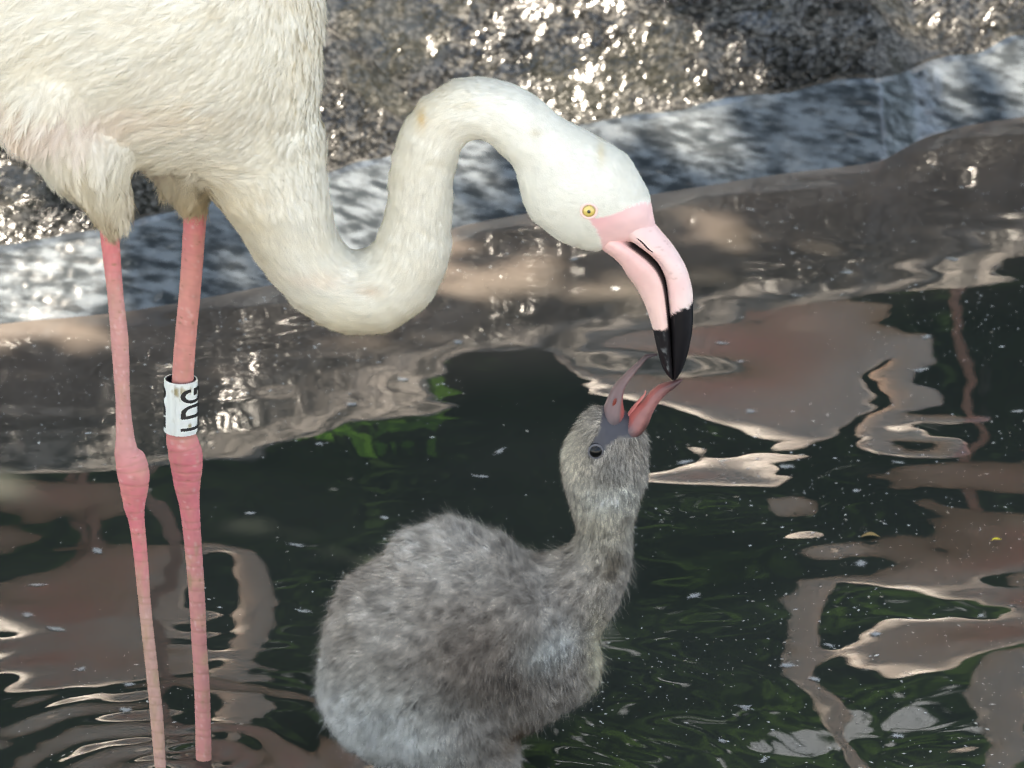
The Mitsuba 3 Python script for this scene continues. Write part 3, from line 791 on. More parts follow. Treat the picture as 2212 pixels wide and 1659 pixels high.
for yy in (-0.035, 0.035):       # small wings and thighs
    cp += chain([(1120, 1350, 95), (1010, 1420, 105), (930, 1480, 70)], yy, 1.0)
    cp += chain([(985, 1560, 112), (1030, 1660, 68), (1045, 1780, 30)], yy, 1.0)
hg = 0.003
F, lo = sdf_grid(cp, 0.014, hg, [-0.24, -0.12, -0.10], [0.16, 0.12, 0.40])
cv, cf = surface_nets(F, lo, hg)
cv = smooth_mesh(cv, cf, 8)
chick_tr = trimesh.Trimesh(cv, cf, process=False)
FACE = xz([(1300, 878), (1294, 912), (1277, 936), (1273, 954), (1281, 966), (1297, 962), (1312, 940), (1334, 925), (1376, 931), (1402, 914), (1390, 840), (1320, 840)])


def down(p):
    big, mid, fine = (meshkit.fbm(p / s, 3, k)[:, None] for s, k in ((0.06, 101), (0.018, 102), (0.005, 103)))
    c = np.array([0.33, 0.30, 0.265]) + 0 * p

    def blob(u, v, ru, rv):
        q = at(u, v)
        return np.exp(-(((p[:, :1] - q[0]) / (ru * PXM)) ** 2 + ((p[:, 2:3] - q[2]) / (rv * PXM)) ** 2))

    def put(c, m, a):
        return c * (1 - m) + m * np.array(a)
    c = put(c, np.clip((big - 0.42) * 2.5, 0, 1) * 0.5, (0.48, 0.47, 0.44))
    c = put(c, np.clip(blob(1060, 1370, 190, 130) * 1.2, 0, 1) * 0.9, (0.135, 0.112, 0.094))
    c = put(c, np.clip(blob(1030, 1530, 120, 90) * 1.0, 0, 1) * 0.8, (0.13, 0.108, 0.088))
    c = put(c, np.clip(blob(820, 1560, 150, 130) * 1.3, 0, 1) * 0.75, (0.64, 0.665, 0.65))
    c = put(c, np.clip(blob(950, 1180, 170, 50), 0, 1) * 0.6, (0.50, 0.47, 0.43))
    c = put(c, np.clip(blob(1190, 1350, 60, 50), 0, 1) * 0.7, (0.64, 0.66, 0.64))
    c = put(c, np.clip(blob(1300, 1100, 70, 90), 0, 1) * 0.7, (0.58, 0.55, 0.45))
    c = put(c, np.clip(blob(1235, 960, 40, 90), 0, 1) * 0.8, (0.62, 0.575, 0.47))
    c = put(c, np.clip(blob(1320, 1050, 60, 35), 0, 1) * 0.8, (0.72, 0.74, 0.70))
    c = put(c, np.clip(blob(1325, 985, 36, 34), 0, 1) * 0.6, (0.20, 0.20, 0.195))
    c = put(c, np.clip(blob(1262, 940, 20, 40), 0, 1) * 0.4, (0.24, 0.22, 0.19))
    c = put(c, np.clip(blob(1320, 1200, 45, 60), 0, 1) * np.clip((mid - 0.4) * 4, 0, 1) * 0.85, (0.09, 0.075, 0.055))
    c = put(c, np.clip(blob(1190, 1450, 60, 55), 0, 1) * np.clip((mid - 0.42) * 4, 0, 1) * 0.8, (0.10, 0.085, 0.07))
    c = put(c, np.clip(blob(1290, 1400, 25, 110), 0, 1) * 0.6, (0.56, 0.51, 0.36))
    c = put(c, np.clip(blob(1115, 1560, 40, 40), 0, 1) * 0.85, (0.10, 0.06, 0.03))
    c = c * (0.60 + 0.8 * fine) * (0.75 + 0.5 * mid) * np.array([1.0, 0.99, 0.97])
    return np.clip(c, 0.01, 0.8)


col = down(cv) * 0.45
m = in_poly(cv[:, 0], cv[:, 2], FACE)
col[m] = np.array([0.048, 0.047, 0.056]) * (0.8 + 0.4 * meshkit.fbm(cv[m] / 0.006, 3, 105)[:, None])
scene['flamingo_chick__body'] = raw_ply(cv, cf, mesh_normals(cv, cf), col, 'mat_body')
lab('flamingo_chick', 'fluffy grey flamingo chick with raised open bill begging in the water', 'flamingo chick')
cs = []
pts = np.array([P0(u, v) for u, v, r in CN]); tan = np.gradient(pts, axis=0)
for p, t, (u, v, r) in zip(pts, tan, CN):
    for a in range(8):
        cs.append((p + r * PXM * (unit(np.cross(t, [0, 1, 0])) * math.cos(a * .785) + np.array([0, 1, 0]) * math.sin(a * .785)), -t + np.array([-0.002, 0, 0])))
for u, v, d in ((1270, 900, (-1, 0, -.3)), (1225, 960, (-.3, 0, -1)), (1330, 980, (-.2, 0, -1)), (1380, 960, (.2, 0, -1)), (1100, 1160, (-.9, 0, .35)), (950, 1150, (-.8, 0, .5)), (860, 1220, (-.9, 0, .1)), (780, 1320, (-.8, 0, -.3)), (720, 1450, (-.6, 0, -.6)), (760, 1580, (-.4, 0, -.8)),
                (1000, 1300, (-.8, 0, -.4)), (1080, 1400, (-.5, 0, -.9)), (950, 1450, (-.7, 0, -.7)), (1180, 1420, (-.1, 0, -1)), (1250, 1420, (.3, 0, -1)), (1000, 1600, (0, 0, -1)), (1200, 1500, (.2, 0, -1)), (870, 1400, (-.8, 0, -.5)), (1080, 1600, (.2, 0, -1))):
    for y in (-0.07, 0, 0.07):
        cs.append((P0(u, v, y), d))
cflow = flow_field(cs)
cc = cv[cf].mean(1)
ok = ~in_poly(cc[:, 0], cc[:, 2], FACE)
ff = cf[ok]; cc = cc[ok]
side_w = np.where(cc[:, 1] < 0.03, 1.0, 0.4)
zn = at(0, 1190)[2]
parts = []
headw = ((cc[:, 2] > zn) & (cc[:, 0] > at(1180, 0)[0])).astype(float)
r = np.random.default_rng(110)
p, n = sample_surface(cv, ff, 27000, 111, side_w * headw + 1e-9)
cl = meshkit.noise(p / 0.0035, 112)[:, None]
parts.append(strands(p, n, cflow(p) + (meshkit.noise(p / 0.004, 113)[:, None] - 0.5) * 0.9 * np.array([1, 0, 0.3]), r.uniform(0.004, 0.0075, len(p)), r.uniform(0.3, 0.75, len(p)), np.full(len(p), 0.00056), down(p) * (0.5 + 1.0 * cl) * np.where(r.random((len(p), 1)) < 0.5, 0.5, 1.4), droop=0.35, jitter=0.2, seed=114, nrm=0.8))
p, n = sample_surface(cv, ff, 190000, 115, side_w * (1 - headw) + 1e-9)
cl, cl2 = meshkit.noise(p / 0.007, 116)[:, None], meshkit.noise(p / 0.02, 117)[:, None]
g = np.stack([meshkit.noise(p / 0.008, 118 + k) - 0.5 for k in range(3)], 1)
neck_ = np.clip((p[:, 0] - at(1130, 0)[0]) / 0.045, 0, 1) * np.clip((p[:, 2] - at(0, 1480)[2]) / 0.05, 0, 1)
length = r.uniform(0.0055, 0.0095, len(p)) * (0.8 + 0.4 * cl2[:, 0]) * (1 - 0.55 * neck_)
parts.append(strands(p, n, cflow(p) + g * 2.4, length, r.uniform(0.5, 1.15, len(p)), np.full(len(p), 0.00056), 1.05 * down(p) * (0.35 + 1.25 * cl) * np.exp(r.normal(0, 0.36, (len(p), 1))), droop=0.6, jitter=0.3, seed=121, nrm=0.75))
p, n = sample_surface(cv, ff, 7000, 122, side_w * (1 - headw) + 1e-9)
parts.append(strands(p, n, cflow(p), r.uniform(0.010, 0.019, len(p)), r.uniform(0.6, 1.2, len(p)), np.full(len(p), 0.00032), np.clip(down(p) * 1.5 + 0.06, 0, 0.7), droop=0.4, jitter=0.25, seed=123, nrm=0.7, segs=3))
v, f, n, c = join(parts)
scene['flamingo_chick__down'] = raw_ply(v, f, n, c, 'mat_fibre')
lab('flamingo_chick__down', 'fuzzy grey and whitish down', kind='stuff')
# open bill
UO = [(1284, 925), (1300, 890), (1309, 868), (1323, 839), (1348, 810), (1375, 784), (1399, 765), (1419, 764)]
UI = [(1340, 930), (1349, 902), (1350, 872), (1354, 838), (1367, 815), (1385, 792), (1402, 773), (1419, 768)]
UW = [40, 44, 38, 27, 19, 13, 8, 3]
LI = [(1325, 915), (1354, 901), (1364, 883), (1388, 861), (1402, 845), (1427, 828), (1453, 822), (1473, 818)]
LO = [(1340, 952), (1380, 938), (1401, 914), (1410, 891), (1422, 870), (1442, 849), (1462, 834), (1474, 822)]
LW = [36, 46, 40, 32, 25, 17, 10, 3]
for key, A, B, W, up in (('flamingo_chick__upper_bill', UO, UI, UW, True), ('flamingo_chick__lower_bill', LI, LO, LW, False)):
    rings, t, x = bill(A, B, W, n=60, k=28, expo=2.1)
    inner = -x if up else x
    hollow = np.clip((inner - 0.55) / 0.45, 0, 1)[None, :] * np.clip((t - 0.2) * 4, 0, 1)[:, None] * np.clip((0.95 - t) * 5, 0, 1)[:, None]
    cen_ = rings.mean(1, keepdims=True)
    rings = rings + (cen_ - rings) * (hollow * (0.55 if up else 0.25))[..., None]
    q = rings.reshape(-1, 3)
    X1, T1 = np.tile(inner, len(t)), np.repeat(t, rings.shape[1])
    outc = np.array([0.17, 0.112, 0.11]) if up else np.array([0.27, 0.118, 0.108])
    c = outc * (0.85 + 0.3 * noise_rows(q, 0.006, 131)[:, None])
    inn = np.clip((X1 - 0.45) * 4, 0, 1)[:, None]
    c = c * (1 - inn) + inn * np.array([0.38, 0.115, 0.10])
    basec = np.clip((0.22 - T1) * 7, 0, 1)[:, None]
    c = c * (1 - basec) + basec * np.array([0.075, 0.07, 0.08])
    tipc = np.clip((T1 - 0.60) * 4, 0, 1)[:, None]
    c = c * (1 - 0.85 * tipc) + 0.85 * tipc * np.array([0.04, 0.03, 0.032])
    if not up:
        dk = np.clip((-X1 - 0.3) * 3, 0, 1)[:, None] * np.clip((0.45 - T1) * 5, 0, 1)[:, None]
        c = c * (1 - 0.8 * dk) + 0.8 * dk * np.array([0.05, 0.025, 0.02])
    v, f = loft(rings)
    c = np.vstack([c, c[:1], c[-1:]])
    scene[key] = raw_ply(v, f, mesh_normals(v, f), c, 'mat_bill')
lab('flamingo_chick__upper_bill', 'greyish upper bill held open')
lab('flamingo_chick__lower_bill', 'pink lower bill with a dark tip')
tg = [(1352, 905, 9), (1372, 876, 8), (1388, 857, 6), (1394, 849, 2.2), (1394, 843, 0.6)]
rg = []
for u, v, w in tg:
    c0 = at(u, v); th = np.arange(14) / 14 * 2 * np.pi
    rg.append(c0 + np.stack([np.cos(th) * w * PXM, np.sin(th) * w * PXM * 1.4, np.cos(th) * w * PXM * 0.7], -1))
v, f = loft(np.array(rg))
scene['flamingo_chick__tongue'] = raw_ply(v, f, mesh_normals(v, f), np.tile([0.62, 0.22, 0.20], (len(v), 1)), 'mat_bill')
cb = [trimesh.Trimesh(*[np.array(a) for a in meshkit.WRITTEN[scene['flamingo_chick__upper_bill']['filename']][:2]], process=False)]
for near in (True, False):
    s = -1 if near else 1
    e = at(1286, 951)
    y = skin_y(chick_tr, e[0], e[2], near)
    key = 'flamingo_chick__eye' if near else 'flamingo_chick__eye_001'
    v, f = sphere_mesh(np.array([e[0], y - s * 0.0026, e[2]]), 0.0068)
    scene[key] = raw_ply(v, f, mesh_normals(v, f), np.full((len(v), 3), 0.004), 'mat_dark_eye')
    v, f = torus(np.array([e[0], y + s * 0.0006, e[2]]), 0.0062, 0.0011)
    scene[key + '__eyelid'] = raw_ply(v, f, mesh_normals(v, f), np.tile([0.11, 0.11, 0.12], (len(v), 1)), 'mat_body')
    e = at(1327, 858)
    v, f = sphere_mesh(np.array([0, 0, 0]), 1.0, 3)
    v = v * np.array([0.0016, 0.0012, 0.0042])
    v = v @ np.array([[math.cos(.3), 0, math.sin(.3)], [0, 1, 0], [-math.sin(.3), 0, math.cos(.3)]]).T + np.array([e[0], skin_y(cb[0], e[0], e[2], near), e[2]])
    scene['flamingo_chick__nostril' if near else 'flamingo_chick__nostril_001'] = raw_ply(v, f, mesh_normals(v, f), np.tile([0.16, 0.03, 0.02], (len(v), 1)), 'mat_bill')


# ------------------------------------------------------------------ flamingos behind the bank (seen mirrored in the water)
def other_flamingo(key, x, y, z, facing, lean, label, sitting=False, scale=1.0, feet=2):
    H = 0.30 if sitting else 0.80
    A = np.array
    pr = [(A([-0.30, 0, H + 0.03]), 0.035, A([-0.08, 0, H + 0.06]), 0.115, 1.15), (A([-0.08, 0, H + 0.06]), 0.115, A([0.06, 0, H + 0.08]), 0.13, 1.15), (A([0.06, 0, H + 0.08]), 0.13, A([0.15, 0, H + 0.06]), 0.075, 1.1)]
    nk = A([[0.15, H + 0.06], [0.23, H + 0.03], [0.29, H + 0.07], [0.30, H + 0.17], [0.26, H + 0.29], [0.22, H + 0.40], [0.22, H + 0.50], [0.27, H + 0.56], [0.33, H + 0.55]])
    if sitting:
        nk[:, 1] = H + 0.06 + (nk[:, 1] - H - 0.06) * 0.3
    nk[:, 0] += lean * np.clip((nk[:, 1] - H) / 0.5, 0, 1)
    rad = [0.055, 0.038, 0.030, 0.026, 0.024, 0.023, 0.023, 0.026, 0.035]
    for i in range(len(nk) - 1):
        pr.append((A([nk[i][0], 0, nk[i][1]]), rad[i], A([nk[i + 1][0], 0, nk[i + 1][1]]), rad[i + 1], 1.0))
    F, lo_ = sdf_grid(pr, 0.02, 0.009, [-0.4, -0.18, H - 0.15], [0.55, 0.18, H + 0.68])
    v, f = surface_nets(F, lo_, 0.009)
    v = smooth_mesh(v, f, 5)
    M = T().translate([x, y, z]).rotate([0, 0, 1], facing).scale(scale)
    c = np.array([0.84, 0.72, 0.64]) * (0.92 + 0.16 * meshkit.fbm(v / 0.06, 3, 141)[:, None])
    wing = np.exp(-(((v[:, :1] + 0.05) / 0.14) ** 2 + ((v[:, 2:] - H - 0.02) / 0.05) ** 2))
    c = c * (1 - 0.6 * wing) + 0.6 * wing * np.array([0.80, 0.28, 0.22])
    scene[key + '__body'] = {**raw_ply(v, f, mesh_normals(v, f), c, 'mat_body'), 'to_world': M}
    h0 = nk[-1]
    pts = A([[h0[0] + 0.02, 0, h0[1] + 0.0], [h0[0] + 0.06, 0, h0[1] - 0.02], [h0[0] + 0.085, 0, h0[1] - 0.06], [h0[0] + 0.085, 0, h0[1] - 0.10]])
    v, f = tube(pts, [0.028, 0.022, 0.017, 0.003])
    c = np.where((v[:, 2] < h0[1] - 0.055)[:, None], np.array([0.012, 0.012, 0.012]), np.array([0.8, 0.5, 0.48]))
    scene[key + '__bill'] = {**raw_ply(v, f, mesh_normals(v, f), c, 'mat_bill'), 'to_world': M}
    if not sitting:
        for i, yy in enumerate((-0.035, 0.035)[:feet]):
            v, f = tube(A([[0.0, yy, H + 0.02], [0.015, yy, H - 0.12], [0.03, yy, H * 0.5 + 0.03], [0.03, yy, H * 0.5], [0.0, yy, 0.0]]), [0.030, 0.008, 0.0075, 0.012, 0.0065])
            foot = trimesh.creation.box([0.07, 0.05, 0.012]); foot.apply_translation([0.03, yy, 0.004])
            v, f = np.vstack([v, foot.vertices]), np.vstack([f, foot.faces + len(v)])
            scene[key + '__leg' + ('' if i == 0 else '_001')] = {**raw_ply(v, f, mesh_normals(v, f), np.tile([0.42, 0.24, 0.19], (len(v), 1)), 'mat_body'), 'to_world': M}
    lab(key, label, 'flamingo')


def tube(pts, rad, k=14, n=40):
    s = np.linspace(0, 1, len(pts)); t = np.linspace(0, 1, n)
    c, r = PchipInterpolator(s, pts)(t), PchipInterpolator(s, rad)(t)
    tan = unit(np.gradient(c, axis=0))
    ref = np.array([0, 1.0, 0]) if abs(tan[0][1]) < 0.9 else np.array([1.0, 0, 0])
    sd = unit(np.cross(tan, ref)); fr_ = np.cross(sd, tan)
    th = np.arange(k) / k * 2 * np.pi
    return loft(c[:, None] + (sd[:, None] * np.cos(th)[None, :, None] + fr_[:, None] * np.sin(th)[None, :, None]) * r[:, None, None])


def ground_z(x, y):
    d = y - float(shore_at(np.array(x)))
    return -0.5 + 0.90 * min(max((d - 0.5) / 0.5, 0), 1) + 0.03 * max(d, 0)


for i, (x, y, fc, ln, sit, sc_, text) in enumerate((
        (0.72, 3.85, 200, 0.0, False, 1.0, 'flamingo mirrored in the water at the right, standing on one leg beyond the frame'),
        (0.33, 3.1, 15, 0.05, True, 0.8, 'flamingo mirrored in the middle of the pond, sitting on the bank beyond the frame'),
        (-0.66, 3.6, 20, 0.02, False, 0.95, 'flamingo mirrored at the lower left, standing on the bank beyond the frame'),
        (-0.46, 2.95, 190, -0.05, False, 1.0, 'flamingo mirrored beside the banded leg, standing on the bank beyond the frame'),
        (1.02, 3.4, 190, 0.0, False, 1.0, 'flamingo mirrored at the right edge, standing on the bank beyond the frame'))):
    other_flamingo('flamingo_%03d' % (i + 1), x, y, ground_z(x, y) - 0.01, fc, ln, text, sit, sc_, 1 if i == 0 else 2)

# ------------------------------------------------------------------ trees and shrubs beyond the frame: they mirror in the water and break up the sun
scene['mat_leaf'] = {'type': 'principledthin', 'base_color': mikit.proc(lambda p, n, uv: mikit.mix((0.028, 0.055, 0.020), (0.10, 0.19, 0.035), mikit.smoothstep(0.35, 0.9, mikit.noise(p.x * 2.2, p.y * 2.2, p.z * 2.2)))), 'roughness': 0.5, 'diff_trans': 0.7, 'spec_trans': 0.0}
scene['mat_bark'] = {'type': 'principled', 'roughness': 0.9, 'base_color': mikit.proc(lambda p, n, uv: mikit.mix((0.05, 0.04, 0.03), (0.14, 0.11, 0.08), mikit.fbm(p.x * 30, p.y * 30, p.z * 6, 3)))}


def leaves(centres, size, seed):
    r = np.random.default_rng(seed)
    N = len(centres)
    d = unit(r.normal(0, 1, (N, 3)) + np.array([0, 0, -0.3])); s = unit(np.cross(d, r.normal(0, 1, (N, 3))))
    up = np.cross(d, s)
    L = size * r.uniform(0.7, 1.3, N)[:, None]
    q = [centres, centres + d * L * 0.5 + s * L * 0.28 + up * L * 0.06, centres + d * L, centres + d * L * 0.5 - s * L * 0.28 + up * L * 0.06]
    v = np.stack(q, 1).reshape(-1, 3)
    b = np.arange(N)[:, None] * 4
    return v, np.vstack([b + np.array([[0, 1, 2]]), b + np.array([[0, 2, 3]])])


# the big tree whose crown shades the pond; sun flecks reach the bank through its gaps
FLECKS = [(870, 40, 0.13), (775, 445, 0.15), (1400, 165, 0.14), (2040, 50, 0.06), (850, 160, 0.05), (60, 625, 0.12), (1320, 215, 0.05), (2180, 20, 0.09), (20, 420, 0.05), (1960, 90, 0.04), (190, 560, 0.03), (1580, 200, 0.04)]
r = np.random.default_rng(200)
N = 120000
cx = np.concatenate([r.uniform(-4.6, 3.6, N)]); cy = r.uniform(0.40, 6.0, N); cz = 3.6 + r.beta(1.3, 1.6, N) * 2.4 + 0.15 * (cy - 2)
crown = np.stack([cx, cy, cz], 1)
dens = meshkit.fbm(crown / np.array([0.55, 0.55, 0.5]), 3, 201)
crown = crown[dens > 0.27]
for u, v, rad in FLECKS:
    a = on_water(u, v)
    lo_, hi_ = 0.0, 0.8
    base = np.array([a[0], float(shore_at(np.array(a[0]))) + 0.2, 0.15])
    for _ in range(60):     # where that line of sight meets the bank
        q = EYE + (a - EYE) * (1 - 0.004 * _)
        d_ = q[1] - float(shore_at(np.array(q[0]))); aa = float(apron_d(np.clip(q[0], sh[0, 0], sh[-1, 0])))
        zz = float(bank_base(np.array(d_), np.array(aa)))
        if q[2] > zz:
            base = q
            break
    w = crown - base
    w = w - (w @ SUN)[:, None] * SUN
    crown = crown[np.linalg.norm(w, axis=1) > rad * 0.85 + 0.035]
for x, y, z, rad in ((0.72, 3.85, 1.3, 0.34), (0.33, 3.1, 0.75, 0.34), (-0.66, 3.6, 1.25, 0.34), (-0.46, 2.95, 1.25, 0.3), (1.02, 3.4, 1.25, 0.32), *[(x_, float(shore_at(np.array(x_))) + 0.58 + 0.05 * math.sin(x_ * 23.0), 0.36, 0.06 + 0.03 * math.sin(x_ * 31.0 + 1)) for x_ in np.arange(-0.8, 1.05, 0.13)], (-0.26, 2.6, 0.55, 0.2), *[(*on_water(u, v), q) for u, v, q in ((1560, 500, .05), (1350, 640, .03), (800, 770, .03), (60, 1050, .05), (1090, 610, .04))]):
    w = crown - np.array([x, y, z])
    w = w - (w @ SUN)[:, None] * SUN
    crown = crown[np.linalg.norm(w, axis=1) > rad + 0.05]
v, f = leaves(crown, 0.125, 202)
scene['tree__crown'] = mikit.ply((v, f), 'mat_leaf', smooth=False)
trunk = [tube(np.array([[-2.6, 5.2, 0.0], [-2.5, 5.1, 1.5], [-2.3, 4.9, 3.0], [-2.0, 4.5, 4.4]]), [0.22, 0.17, 0.14, 0.09])]
for e in ((0.5, 2.5, 4.8), (-3.8, 2.8, 4.7), (2.2, 4.6, 5.0), (-1.2, 1.6, 4.6), (-4.0, 5.6, 4.8)):
    trunk.append(tube(np.array([[-2.2, 4.8, 3.4], [-2.2 + (e[0] + 2.2) * .4, 4.8 + (e[1] - 4.8) * .4, 4.2], list(e)]), [0.09, 0.06, 0.015]))
o = np.cumsum([0] + [len(t[0]) for t in trunk])
scene['tree__trunk'] = mikit.ply((np.vstack([t[0] for t in trunk]), np.vstack([t[1] + a for t, a in zip(trunk, o)])), 'mat_bark', smooth=True)
lab('tree', 'leafy tree over the pond, only its dark green reflection showing', 'tree')
r = np.random.default_rng(210)
for i, (x, y, w, h) in enumerate(((-3.2, 6.6, 1.5, 3.7), (-1.4, 7.2, 1.4, 4.1), (0.25, 6.8, 1.3, 2.6), (2.3, 7.0, 1.4, 3.9), (3.2, 6.4, 1.5, 3.6), (-5.2, 6.0, 1.6, 3.8), (5.2, 6.2, 1.7, 4.0), (-0.3, 8.6, 2.0, 2.7), (2.8, 9.2, 2.0, 4.8), (-3.5, 9.2, 2.0, 4.8))):
    N = 9000
    d = unit(r.normal(0, 1, (N, 3))) * (r.random(N) ** 0.4)[:, None] * np.array([w, w * 0.7, h * 0.55]) + np.array([x, y, h * 0.5 + 0.35])
    d = d[(meshkit.fbm(d / 0.35, 2, 220 + i) > 0.36) & (d[:, 2] > 0.3)]
    v, f = leaves(d, 0.16, 230 + i)
    key = 'shrub' + ('' if i == 0 else '_%03d' % i)
    scene[key + '__foliage'] = mikit.ply((v, f), 'mat_leaf', smooth=False)
    st = [tube(np.array([[x + dx, y, 0.2], [x + dx * 2, y, h * 0.5], [x + dx * 3.5, y + dx, h * 0.85]]), [0.03, 0.022, 0.006]) for dx in (-0.2, 0.05, 0.22)]
    o = np.cumsum([0] + [len(t[0]) for t in st])
    scene[key + '__stem'] = mikit.ply((np.vstack([t[0] for t in st]), np.vstack([t[1] + a for t, a in zip(st, o)])), 'mat_bark', smooth=True)
    lab(key, 'green shrub beyond the bank, showing only as dark reflection in the pond', 'shrub', 'shrubs behind the bank')

scene['mat_bright_leaf'] = {'type': 'principledthin', 'base_color': {'type': 'rgb', 'value': [0.14, 0.32, 0.035]}, 'roughness': 0.5, 'diff_trans': 0.8, 'spec_trans': 0.0}
r = np.random.default_rng(250)
d = unit(r.normal(0, 1, (420, 3))) * (r.random(420) ** 0.4)[:, None] * np.array([0.17, 0.08, 0.045]) + np.array([-0.26, 2.6, 0.585])
v, f = leaves(d, 0.05, 251)
scene['low_bush__foliage'] = mikit.ply((v, f), 'mat_bright_leaf', smooth=False)
st = [tube(np.array([[-0.26 + dx * 0.3, 2.6, 0.38], [-0.26 + dx, 2.6, 0.5], [-0.26 + dx * 2, 2.6, 0.585]]), [0.006, 0.005, 0.002], 8, 12) for dx in (-0.06, 0.0, 0.05)]
o = np.cumsum([0] + [len(t[0]) for t in st])
scene['low_bush__stem'] = mikit.ply((np.vstack([t[0] for t in st]), np.vstack([t[1] + a for t, a in zip(st, o)])), 'mat_bark', smooth=True)
lab('low_bush', 'low bright green bush mirrored between the banded leg and the chick', 'bush')

# ------------------------------------------------------------------ things afloat
scene['mat_fluff'] = {'type': 'twosided', 'bsdf': {'type': 'diffuse', 'reflectance': {'type': 'rgb', 'value': [0.46, 0.47, 0.465]}}}
scene['mat_speck'] = {'type': 'twosided', 'bsdf': {'type': 'diffuse', 'reflectance': mikit.proc(lambda p, n, uv: mikit.mix((0.25, 0.22, 0.17), (0.62, 0.63, 0.63), mikit.cell_rand(p.x * 150, p.y * 150)))}}
r = np.random.default_rng(300)
N = 12000
px_ = r.uniform(-0.75, 0.85, N); py_ = r.uniform(-0.25, 1.95, N)
clus = meshkit.fbm(np.stack([px_ / 0.16, py_ / 0.22, px_ * 0], -1), 3, 301)
m = (py_ < shore_at(px_) - 0.03) & (r.random(N) < np.clip((clus - 0.36) * 4, 0.06, 1))
px_, py_ = px_[m], py_[m]
size = 0.00035 + 0.0013 * r.random(len(px_)) ** 6
th = r.uniform(0, 6.28, len(px_)); el = r.uniform(1, 2.8, len(px_))
ax_ = np.stack([np.cos(th), np.sin(th), 0 * th], 1); bx2 = np.stack([-np.sin(th), np.cos(th), 0 * th], 1)
c0 = np.stack([px_, py_, wave(px_, py_) + 0.0003], 1)
V = np.stack([c0 + ax_ * (size * el)[:, None], c0 + bx2 * size[:, None], c0 - ax_ * (size * el)[:, None], c0 - bx2 * size[:, None], c0 + np.array([0, 0, 0.0006])], 1).reshape(-1, 3)
b = np.arange(len(px_))[:, None] * 5
scene['floating_dust'] = mikit.ply((V, np.vstack([b + np.array([[i, (i + 1) % 4, 4]]) for i in range(4)])), 'mat_speck', smooth=False)
lab('floating_dust', 'pale specks of dust scattered over the dark water', 'dust', kind='stuff')
afloat = []
SPOTS = [(175, 1447), (280, 1481), (270, 1536), (655, 1320), (80, 1265), (60, 1330), (120, 1360), (905, 1170), (830, 1120), (1790, 1395), (2000, 730), (1990, 800), (1600, 780), (1560, 740), (1080, 975), (760, 875), (1040, 1030), (1620, 890), (1700, 1010), (1480, 1000), (2200, 890),
         (1890, 1370), (1860, 1220), (1760, 1470), (1700, 1440), (1610, 1530), (1940, 1590), (1500, 1290), (1850, 1060), (870, 820), (990, 740), (1940, 1000), (640, 1180), (800, 1230), (540, 1110), (1330, 625), (1240, 560), (1720, 640), (1830, 590), (2060, 560), (210, 1190), (690, 960), (2120, 1330), (1650, 1640), (1560, 1600)]
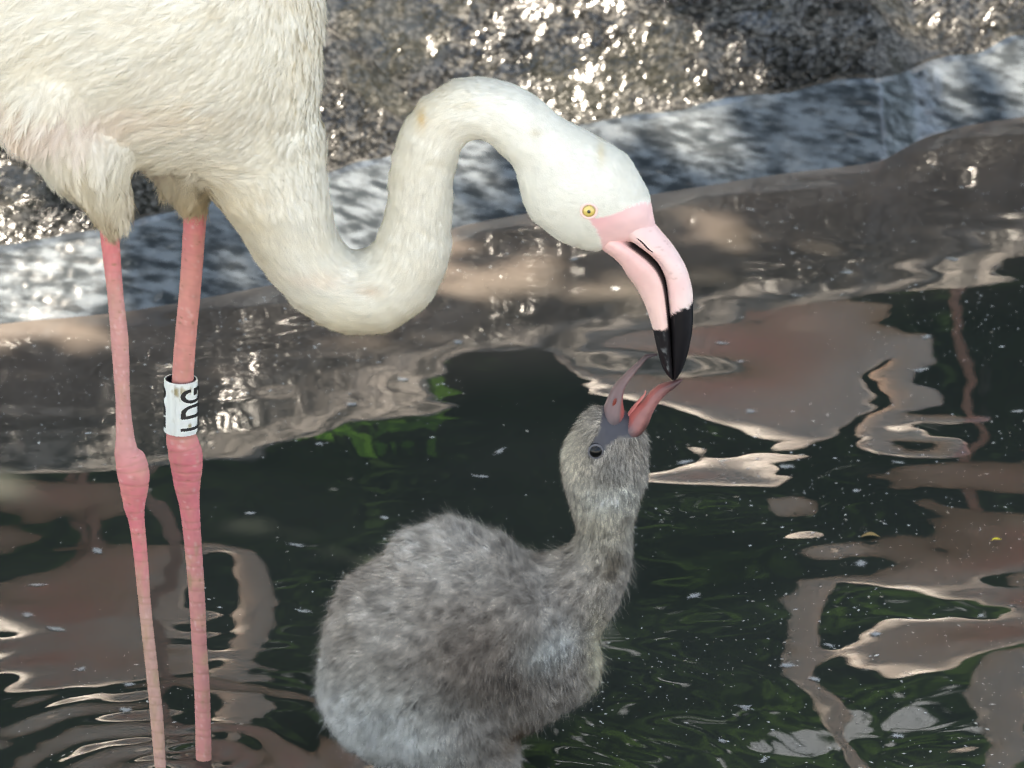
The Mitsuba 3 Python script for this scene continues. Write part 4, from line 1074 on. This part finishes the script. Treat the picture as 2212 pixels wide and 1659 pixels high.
for i, (u, v) in enumerate(SPOTS):
    c0 = on_water(u, v)
    if c0[1] > float(shore_at(np.array(c0[0]))) - 0.02:
        continue
    k = int(r.integers(50, 130)); sz = r.uniform(0.0022, 0.0058); spin = r.uniform(0, 6.28); spread = np.array([np.cos(spin), np.sin(spin), 0]) * r.uniform(0.001, 0.0045)
    d = unit(np.stack([r.normal(0, 1, k), r.normal(0, 1, k), np.abs(r.normal(0, 0.25, k))], 1))
    base = c0 + np.array([0, 0, float(wave(np.array(c0[0]), np.array(c0[1]))) + 0.0006]) + r.normal(0, 0.0012, (k, 3)) * np.array([1, 1, 0.2]) + r.normal(0, 1, (k, 1)) * spread
    vv, f_, n_, _ = strands(base, np.tile([0, 0, 1.0], (k, 1)), d, sz * r.uniform(0.4, 1.1, k), np.full(k, 0.15), np.full(k, 0.0007), np.full((k, 3), 0.6), droop=0.3, jitter=0.1, seed=310 + i)
    key = 'floating_feather' + ('' if i == 0 else '_%03d' % i)
    scene[key] = raw_ply(vv, f_, n_, None, 'mat_fluff')
    zone = next(t_ for lim, t_ in ((240, 'left of the near pink leg'), (700, 'between pink legs and chick'), (1330, 'above the back of the chick'), (1800, 'right of the head of the chick'), (9999, 'along the right edge')) if u < lim)
    afloat.append((zone, v, key))
RANK = ['first', 'second', 'third', 'fourth', 'fifth', 'sixth', 'seventh', 'eighth', 'ninth', 'tenth', 'eleventh', 'twelfth', 'thirteenth', 'fourteenth', 'fifteenth', 'sixteenth']
for zone in sorted(set(a[0] for a in afloat)):
    for k, (_, v, key) in enumerate(sorted(a for a in afloat if a[0] == zone)):
        lab(key, f'whitish down tuft afloat {zone}, {RANK[k]} from the top', 'feather', 'down feathers afloat on the pond')
scene['mat_yellow_leaf'] = {'type': 'twosided', 'bsdf': {'type': 'principled', 'base_color': {'type': 'rgb', 'value': [0.62, 0.55, 0.03]}, 'roughness': 0.5}}
scene['mat_brown_leaf'] = {'type': 'twosided', 'bsdf': {'type': 'principled', 'base_color': {'type': 'rgb', 'value': [0.25, 0.17, 0.06]}, 'roughness': 0.5}}
for key, u, v, L, mat, text in (('leaf', 2152, 1172, 0.011, 'mat_yellow_leaf', 'tiny bright yellow leaf floating near the right edge'), ('leaf_001', 1880, 1166, 0.020, 'mat_brown_leaf', 'curled brown leaf floating beside the chick at the right')):
    c0 = on_water(u, v); c0[2] = float(wave(np.array(c0[0]), np.array(c0[1]))) + 0.0022
    t = np.linspace(0, 1, 14); w = np.sin(np.pi * t) * L * 0.22 + 1e-5
    mid = c0 + np.stack([(t - 0.5) * L, 0.1 * L * np.sin(t * 3), L * 0.10 * np.sin(np.pi * t)], 1)
    v3 = np.vstack([mid + np.array([0, 1, 0.25]) * w[:, None], mid, mid - np.array([0, 1, -0.25]) * w[:, None]])
    q = np.array([[a * 14 + j, a * 14 + j + 1, (a + 1) * 14 + j + 1, (a + 1) * 14 + j] for a in (0, 1) for j in range(13)])
    scene[key] = mikit.ply((v3, q), mat, smooth=True)
    lab(key, text, 'leaf')
